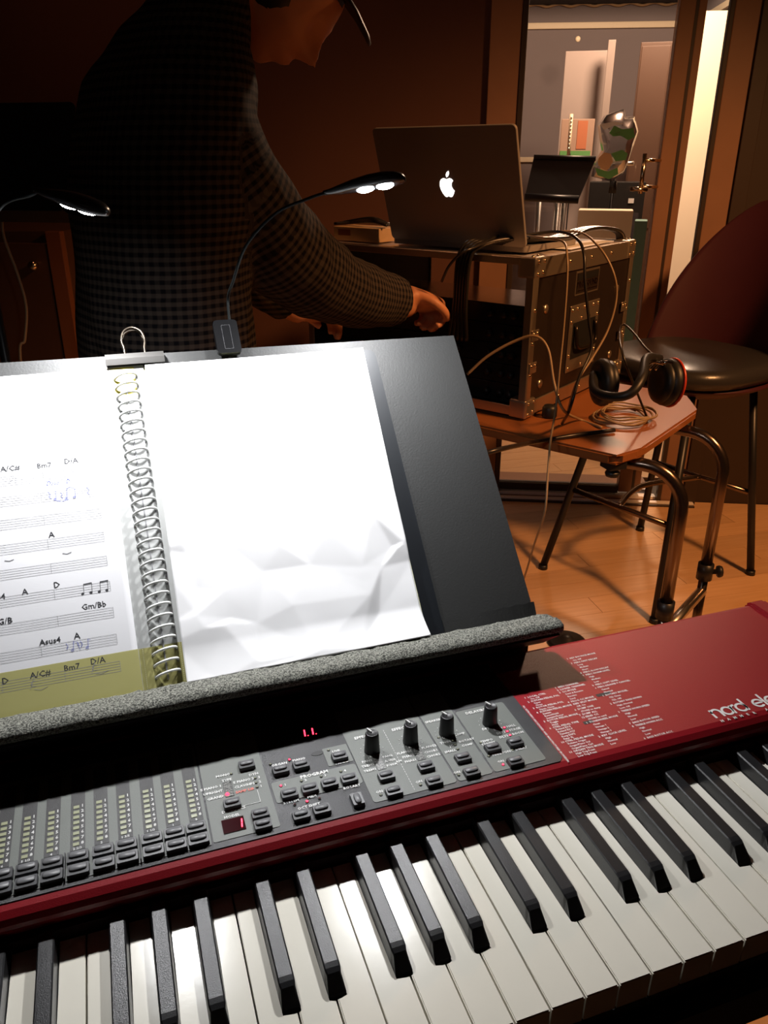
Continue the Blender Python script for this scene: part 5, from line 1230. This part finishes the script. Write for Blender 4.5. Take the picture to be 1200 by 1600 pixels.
def nearest(path, cm, p):
    best = (9, 0, 0)
    for i in range(len(path) - 1):
        a, b = path[i], path[i + 1]; ab = b - a; t_ = max(0, min(1, (p - a).dot(ab) / ab.length_squared)); d = (a + ab * t_ - p).length
        if d < best[0]: best = (d, cm[i] + t_ * ab.length, i)
    return best
vals = []
for v in me.vertices:
    p = v.co; da = nearest(arm_pts, cum, p)
    if da[0] < 0.088 and (da[1] > 0.12 or da[0] < 0.07):
        i = da[2]; t_ = (arm_pts[i + 1] - arm_pts[i]).normalized(); c = arm_pts[i]; d = p - c; r_ = EZ - t_ * EZ.dot(t_); r_.normalize(); s_ = t_.cross(r_)
        ang = math.atan2(d.dot(s_), d.dot(r_)); vals += [da[1] + 0.1, ang * 0.062, 0]
    else:
        dt = nearest(tpts, tcum, p); d = p - tpts[dt[2]]; ang = math.atan2(d.dot(SR), d.dot(FC)); vals += [p.z, ang * 0.155, 0]
wv.data.foreach_set('vector', vals)
# trousers, shoes, hair, cap brim
tr = new(); loft(tr, [(hip + EZ * .03, SR * .172, FC * .128), (hip - EZ * .06, SR * .188, FC * .140), (hip - EZ * .13, SR * .175, FC * .125)], 24)
for s in (1, -1): limb(tr, leg_path(s), .016)
remesh(tr, 0.010, 'trousers', M['trousers'], pn, 5, wrk)
for s in (1, -1):
    f_ = leg_path(s)[-1][0]; f_ = V((f_.x, f_.y, 0)); bm = new()
    loft(bm, [(f_ - FC * .085 + EZ * .035, SR * .020, EZ * .028), (f_ - FC * .06 + EZ * .05, SR * .036, EZ * .048), (f_ + EZ * .055, SR * .042, EZ * .053), (f_ + FC * .07 + EZ * .040, SR * .045, EZ * .038), (f_ + FC * .14 + EZ * .028, SR * .045, EZ * .026), (f_ + FC * .19 + EZ * .020, SR * .028, EZ * .017)], 18)
    for v in bm.verts:
        if v.co.z < 0.004: v.co.z = 0.002
    obj('shoe', bm, M['shoe'], pn, True)
hr = new(); ellipsoid(hr, hc + hu * .018 - hf * .016, hf * .104, hs * .089, hu * .104, 24, 16)
for s in (-1, 1): ellipsoid(hr, hc + hs * (.070 * s) - hf * .03 + hu * .0, hf * .030, hs * .012, hu * .05)
for v in hr.verts:
    q = v.co - hc; f_ = q.dot(hf)
    if f_ > 0.055 and q.dot(hu) < 0.055: v.co = v.co - hf * (f_ - 0.04)
    v.co = v.co + (v.co - hc).normalized() * 0.004 * noise.noise(v.co * 60)
obj('hair', hr, M['hair'], pn, True)
bm = new(); loft(bm, [(hc + hu * .070 + hf * .070, hs * .070, hu * .006), (hc + hu * .072 + hf * .100, hs * .066, hu * .005), (hc + hu * .070 + hf * .132, hs * .045, hu * .004), (hc + hu * .068 + hf * .142, hs * .02, hu * .003)], 18); obj('cap_brim', bm, M['hair'], pn, True)
bm = new(); cb = at(383, 96, 1.43)
tube(bm, spline([at(374, 70, 1.40), at(381, 88, 1.40), at(386, 108, 1.40)], 4), .005, 8); obj('collar_edge', bm, M['box_tan'], pn, True)

# ================================================================== LEFT BACKGROUND
# second music stand behind, only its dark desk and ledge in view
m2 = thing('music_stand', 'plain black music stand in the dark behind the left reading lamp', 'music stand', at(20, 560, 1.75) * V((1, 1, 0)) if False else V((at(20, 400, 1.75).x, at(20, 400, 1.75).y + .05, 0)))
A2 = at(118, 160, 1.80); B2 = at(122, 345, 1.70); ex2 = (ER * 0.98 + EF * -0.2).normalized(); uy2 = (A2 - B2).normalized()
MM = basis(B2 - ex2 * 0.46, ex2, uy2, ex2.cross(uy2)); hh = (A2 - B2).length
bm = new(); t = new(); prism(t, rrect(0, 0.46, 0, hh, 0.012), -0.002, 0.002, MM); merge(bm, t); obj('desk', bm, M['black_metal'], m2)
bm = new(); box(bm, 0, 0.46, -0.004, 0.0, -0.002, 0.055, .001, MM); box(bm, 0, 0.46, -0.004, 0.018, 0.052, 0.055, 0.0, MM); obj('ledge', bm, M['black_metal'], m2)
bm = new(); pc = MM @ V((0.23, 0.06, -0.01)); tube(bm, [pc + EZ * 0.02, V((pc.x, pc.y, 0.1))], .010, 10); obj('pole', bm, M['black_metal'], m2, True)
for k in range(3):
    a = math.radians(30 + 120 * k); bm = new(); tube(bm, [V((pc.x, pc.y, .3)), V((pc.x + .25 * math.cos(a), pc.y + .25 * math.sin(a), .008))], .008, 8); obj('leg', bm, M['black_metal'], m2, True)
# brown cabinet behind it
cbp = at(100, 400, 2.30); cw = thing('cabinet', 'tall narrow brown wooden cabinet in the dark at the left edge', 'cabinet', V((cbp.x, cbp.y, 0)))
CMx = basis(V((cbp.x, cbp.y, 0)), TW, NW, EZ); tpz = at(80, 362, 2.3).z
bm = new(); box(bm, -0.55, 0.0, 0.02, 0.40, 0.0, tpz, .003, CMx); obj('carcass', bm, M['wood_dark'], cw)
bm = new(); box(bm, -0.52, -0.045, 0.0, 0.02, 0.05, tpz - .03, .002, CMx); dd = obj('door', bm, M['wood_dark'], cw)
bm = new(); box(bm, -0.040, 0.0, -0.004, 0.02, 0.0, tpz, .002, CMx); obj('edge_board', bm, M['desk_edge'], cw)
bm = new(); lathe(bm, [(0, 0), (.008, 0), (.012, .02), (0, .024)], 12, CMx @ Matrix.Translation((-.08, 0, .95 if tpz > 1 else tpz * .8)) @ Matrix.Rotation(PI / 2, 4, 'X')); obj('knob', bm, M['brass'], dd, True)

cable('hanging_cable', [at(3, 335, 1.9), at(6, 370, 1.9), at(28, 430, 1.9), at(41, 480, 1.9), at(39, 530, 1.9), at(34, 580, 1.9), V((at(30, 600, 1.9).x, at(30, 600, 1.9).y, .3)), V((at(30, 600, 1.9).x + .1, at(30, 600, 1.9).y, .004))], .003, 'cable_tan', 'thin cable hanging in front of the brown cabinet at the left edge')

# ================================================================== NEXT ROOM THINGS
def on_floor(u, v, D): p = at(u, v, D); return V((p.x, p.y, 0))
def qbox(name, u0, u1, v0, v1, D, depth, m, label, cat, ground=True, bev=.004):
    a = at(u0, v0, D); b = at(u1, v0, D); z1 = a.z; z0 = 0.0 if ground else at(u0, v1, D).z
    ex_ = V((b.x - a.x, b.y - a.y, 0)); W_ = ex_.length; ex_.normalize(); ey = V((-ex_.y, ex_.x, 0)); mm = basis(V((a.x, a.y, 0)), ex_, ey, EZ)
    bm = new(); box(bm, 0, W_, 0, depth, z0, z1, bev, mm); return bm, mm, W_, z0, z1
# pale board leaning on the far wall
bm, mm, W_, z0, z1 = qbox('b', 884, 955, 80, 330, 5.55, .03, None, '', '')
o = tag(obj('leaning_board', bm, M['greyboard'], None), 'tall pale grey board leaning upright behind the plastic bag', 'board'); 
# narrow pale rail right of it
bm, mm, W_, z0, z1 = qbox('b', 951, 963, 62, 330, 5.35, .05, None, '', '')
tag(obj('wooden_post', bm, M['post_grey'], None), 'slim pale upright post beside the tall grey board', 'post')
bm, mm, W_, z0, z1 = qbox('b', 1002, 1052, 66, 400, 5.45, .25, None, '', '')
wp = tag(obj('wardrobe_panel', bm, M['brown_panel'], None), 'tall brown wooden cupboard seen through the glass beside the door handle', 'cupboard')
bm = new(); box(bm, 0.008, W_ - .008, -0.008, 0.0, z1 * .45, z1 - .02, .003, mm); obj('door', bm, M['brown_panel'], wp)
# black amplifier with white mark
bm, mm, W_, z0, z1 = qbox('b', 922, 1010, 284, 400, 5.0, .20, None, '', '')
am = thing('amplifier', 'black amplifier cabinet behind the cream box in the next room', 'amplifier', mm.translation)
obj('cabinet', bm, M['dark_plastic'], am)
bm = new(); box(bm, W_ * .72, W_ * .82, -.004, 0, z1 - .11, z1 - .085, 0, mm); obj('badge', bm, M['print_w'], am)
bm = new(); box(bm, .02, W_ - .02, -.003, 0, .05, z1 - .16, 0, mm); obj('grille', bm, M['foamceil'], am)
# cream box with dark tray on it
bm, mm, W_, z0, z1 = qbox('b', 904, 990, 328, 420, 4.25, .15, None, '', '')
cbx = tag(obj('cream_box', bm, M['cream'], None), 'cream box standing in front of the black amplifier', 'box')
# teal cloth edge
bm, mm, W_, z0, z1 = qbox('b', 992, 1012, 345, 420, 3.9, .12, None, '', '')
tag(obj('teal_case', bm, M['teal'], None), 'teal soft case beside the cream box', 'case')
# poster with orange and green
bm, mm, W_, z0, z1 = qbox('b', 878, 930, 186, 250, 5.35, .012, None, '', '', False)
ps = thing('picture_board', 'small pale picture board with orange and green behind the black music stand', 'picture', mm.translation + V((0, 0, z0)))
obj('sheet', bm, M['pale_dim'], ps)
bm = new(); box(bm, W_ * .50, W_ * .80, -.003, 0, z0 + .06, z1 - .01, 0, mm); obj('orange_field', bm, M['orange'], ps)
bm = new(); box(bm, W_ * .02, W_ * .95, -.003, 0, z0, z0 + .05, 0, mm); obj('green_field', bm, M['green'], ps)
bm = new(); box(bm, W_ * .4, W_ * .44, .015, .04, 0, z0 + .05, 0, mm); obj('prop', bm, M['black_metal'], ps)
# thin white flute stand
fb = at(890, 240, 5.1); bm = new(); tube(bm, [at(893, 178, 5.1), at(888, 245, 5.1)], .010, 8); fs_ = thing('flute_on_peg', 'slim pale flute standing upright behind the black music stand', 'flute', V((fb.x, fb.y, 0)))
obj('tube', bm, M['trim_cream'], fs_, True)
bm = new()
for k in range(9): p = at(893 - .55 * k, 184 + 6 * k, 5.09); ellipsoid(bm, p, ER * .006, EF * .006, EZ * .006, 8, 6)
obj('keys', bm, M['metal'], fs_, True)
bm = new(); tube(bm, [V((fb.x, fb.y, .01)), V((fb.x, fb.y, fb.z))], .006, 8); lathe(bm, [(0, 0), (.09, 0), (.09, .01), (0, .015)], 16, Matrix.Translation((fb.x, fb.y, 0))); obj('peg', bm, M['black_metal'], fs_)
# black music stand of the next room
D3 = 4.1; A = at(834, 246, D3); B = at(931, 248, D3); Cc = at(904, 312, D3 - .10); Dd = at(820, 308, D3 - .10)
m3 = thing('music_stand', 'black slatted music stand seen through the glass in the next room', 'music stand', on_floor(868, 300, D3))
bm = new(); nn = (B - A).cross(Dd - A).normalized() * .006
q = [bm.verts.new(p) for p in (A, B, Cc, Dd)] + [bm.verts.new(p + nn) for p in (A, B, Cc, Dd)]
for f in ((0, 1, 2, 3), (7, 6, 5, 4), (0, 4, 5, 1), (1, 5, 6, 2), (2, 6, 7, 3), (3, 7, 4, 0)): bm.faces.new([q[i] for i in f])
obj('desk', bm, M['black_metal'], m3)
bm = new(); tube(bm, [A.lerp(B, 0.0), B], .012, 8); obj('top_edge', bm, M['black_metal'], m3, True)
bm = new(); tube(bm, [Dd, Cc], .018, 8); obj('ledge', bm, M['black_metal'], m3, True)
for u in (843, 872):
    p = at(u, 300, D3 - .02); bm = new(); tube(bm, [p, V((p.x, p.y, 0.0))], .014, 10); obj('pole', bm, M['metal'], m3, True)
bm = new(); p = at(882, 300, D3 - .04); tube(bm, [p, V((p.x, p.y, 0.0))], .010, 10); obj('pole', bm, M['metal'], m3, True)
bm = new(); box(bm, -.18, .18, -.12, .12, 0, .012, .003, Matrix.Translation(on_floor(868, 300, D3))); obj('base', bm, M['black_metal'], m3)
# microphone stand with the plastic bag on it
mp_ = at(960, 270, 4.75); mk = thing('microphone_stand', 'black microphone stand carrying the clear plastic bag', 'stand', V((mp_.x, mp_.y, 0)))
bm = new(); tube(bm, [V((mp_.x, mp_.y, .02)), V((mp_.x, mp_.y, mp_.z + .0))], .010, 10); obj('pole', bm, M['black_metal'], mk, True)
bm = new(); tube(bm, [at(958, 258, 4.74), at(990, 255, 4.70)], .011, 8); obj('arm', bm, M['metal'], mk, True)
bm = new(); lathe(bm, [(0, 0), (.13, 0), (.13, .012), (.03, .02), (0, .02)], 20, Matrix.Translation((mp_.x, mp_.y, 0))); obj('base', bm, M['black_metal'], mk, True)
bm = new(); tube(bm, [V((mp_.x, mp_.y, mp_.z - .10)), V((mp_.x, mp_.y, mp_.z - .04))], .020, 10); obj('clutch', bm, M['dark_plastic'], mk, True)
bg = thing('plastic_bag', 'crumpled clear plastic bag with green print hanging in the next room', 'bag', at(962, 225, 4.65))
outl = [(938, 195), (948, 180), (974, 170), (978, 182), (992, 182), (997, 205), (992, 225), (985, 250), (975, 270), (955, 283), (928, 276), (932, 255), (945, 235), (942, 215)]
bm = new(); cu = sum(p[0] for p in outl) / len(outl); cv = sum(p[1] for p in outl) / len(outl); rings = []
for s, dz in ((1.0, 0.0), (.85, -.05), (.6, -.08), (.3, -.09)):
    rings.append([bm.verts.new(at(cu + (u - cu) * s + 3 * noise.noise(V((u * .1, v * .1, s * 5))), cv + (v - cv) * s, 4.62 + dz + .04 * noise.noise(V((u * .09, v * .09, s * 3))))) for u, v in outl])
for a, b in zip(rings, rings[1:]):
    for k in range(len(outl)): bm.faces.new((a[k], a[(k + 1) % len(outl)], b[(k + 1) % len(outl)], b[k]))
bm.faces.new(rings[-1])
bk = [bm.verts.new(v.co + EF * .06) for v in rings[0]]
for k in range(len(outl)): bm.faces.new((rings[0][k], bk[k], bk[(k + 1) % len(outl)], rings[0][(k + 1) % len(outl)]))
bm.faces.new(bk[::-1]); obj('film', bm, M['clear_plastic'], bg, True)
def blob(pts, D, m, nm, lb=None):
    bm = new(); a = [bm.verts.new(at(u, v, D)) for u, v in pts]; b = [bm.verts.new(at(u, v, D) + EF * .004) for u, v in pts]
    bm.faces.new(a); bm.faces.new(b[::-1])
    for k in range(len(pts)): bm.faces.new((a[k], b[k], b[(k + 1) % len(pts)], a[(k + 1) % len(pts)]))
    o = obj(nm, bm, m, bg)
    if lb: o['label'] = lb
blob([(952, 208), (960, 196), (972, 202), (990, 200), (992, 214), (982, 219), (970, 212), (958, 213)], 4.52, M['green'], 'green_print')
blob([(930, 262), (950, 268), (965, 262), (966, 272), (952, 280), (934, 274)], 4.52, M['green'], 'green_print')
blob([(955, 240), (972, 234), (981, 240), (978, 250), (962, 252)], 4.52, M['green'], 'green_print')
blob([(936, 246), (944, 238), (954, 240), (958, 252), (952, 263), (948, 266), (941, 264), (935, 258), (934, 252)], 4.51, M['tan_print'], 'tan_print')
blob([(938, 194), (960, 190), (976, 193), (958, 197), (944, 203)], 4.52, M['print_w'], 'film_glint')  # highlight on the film, painted as a flat white patch
# cream partition seen in the gap right of the glass door
structure(wbox('door_2', 1.24, 1.52, 5.16, 5.20, 0, 1.985, M['cream'], bev=.003))
bm = new(); ellipsoid(bm, at(903, 61, 6.2), ER * .018, EF * .01, EZ * .018, 10, 8); o = tag(obj('wall_knob', bm, M['trim_cream'], None, True), 'tiny round white knob high on the far grey wall', 'knob')
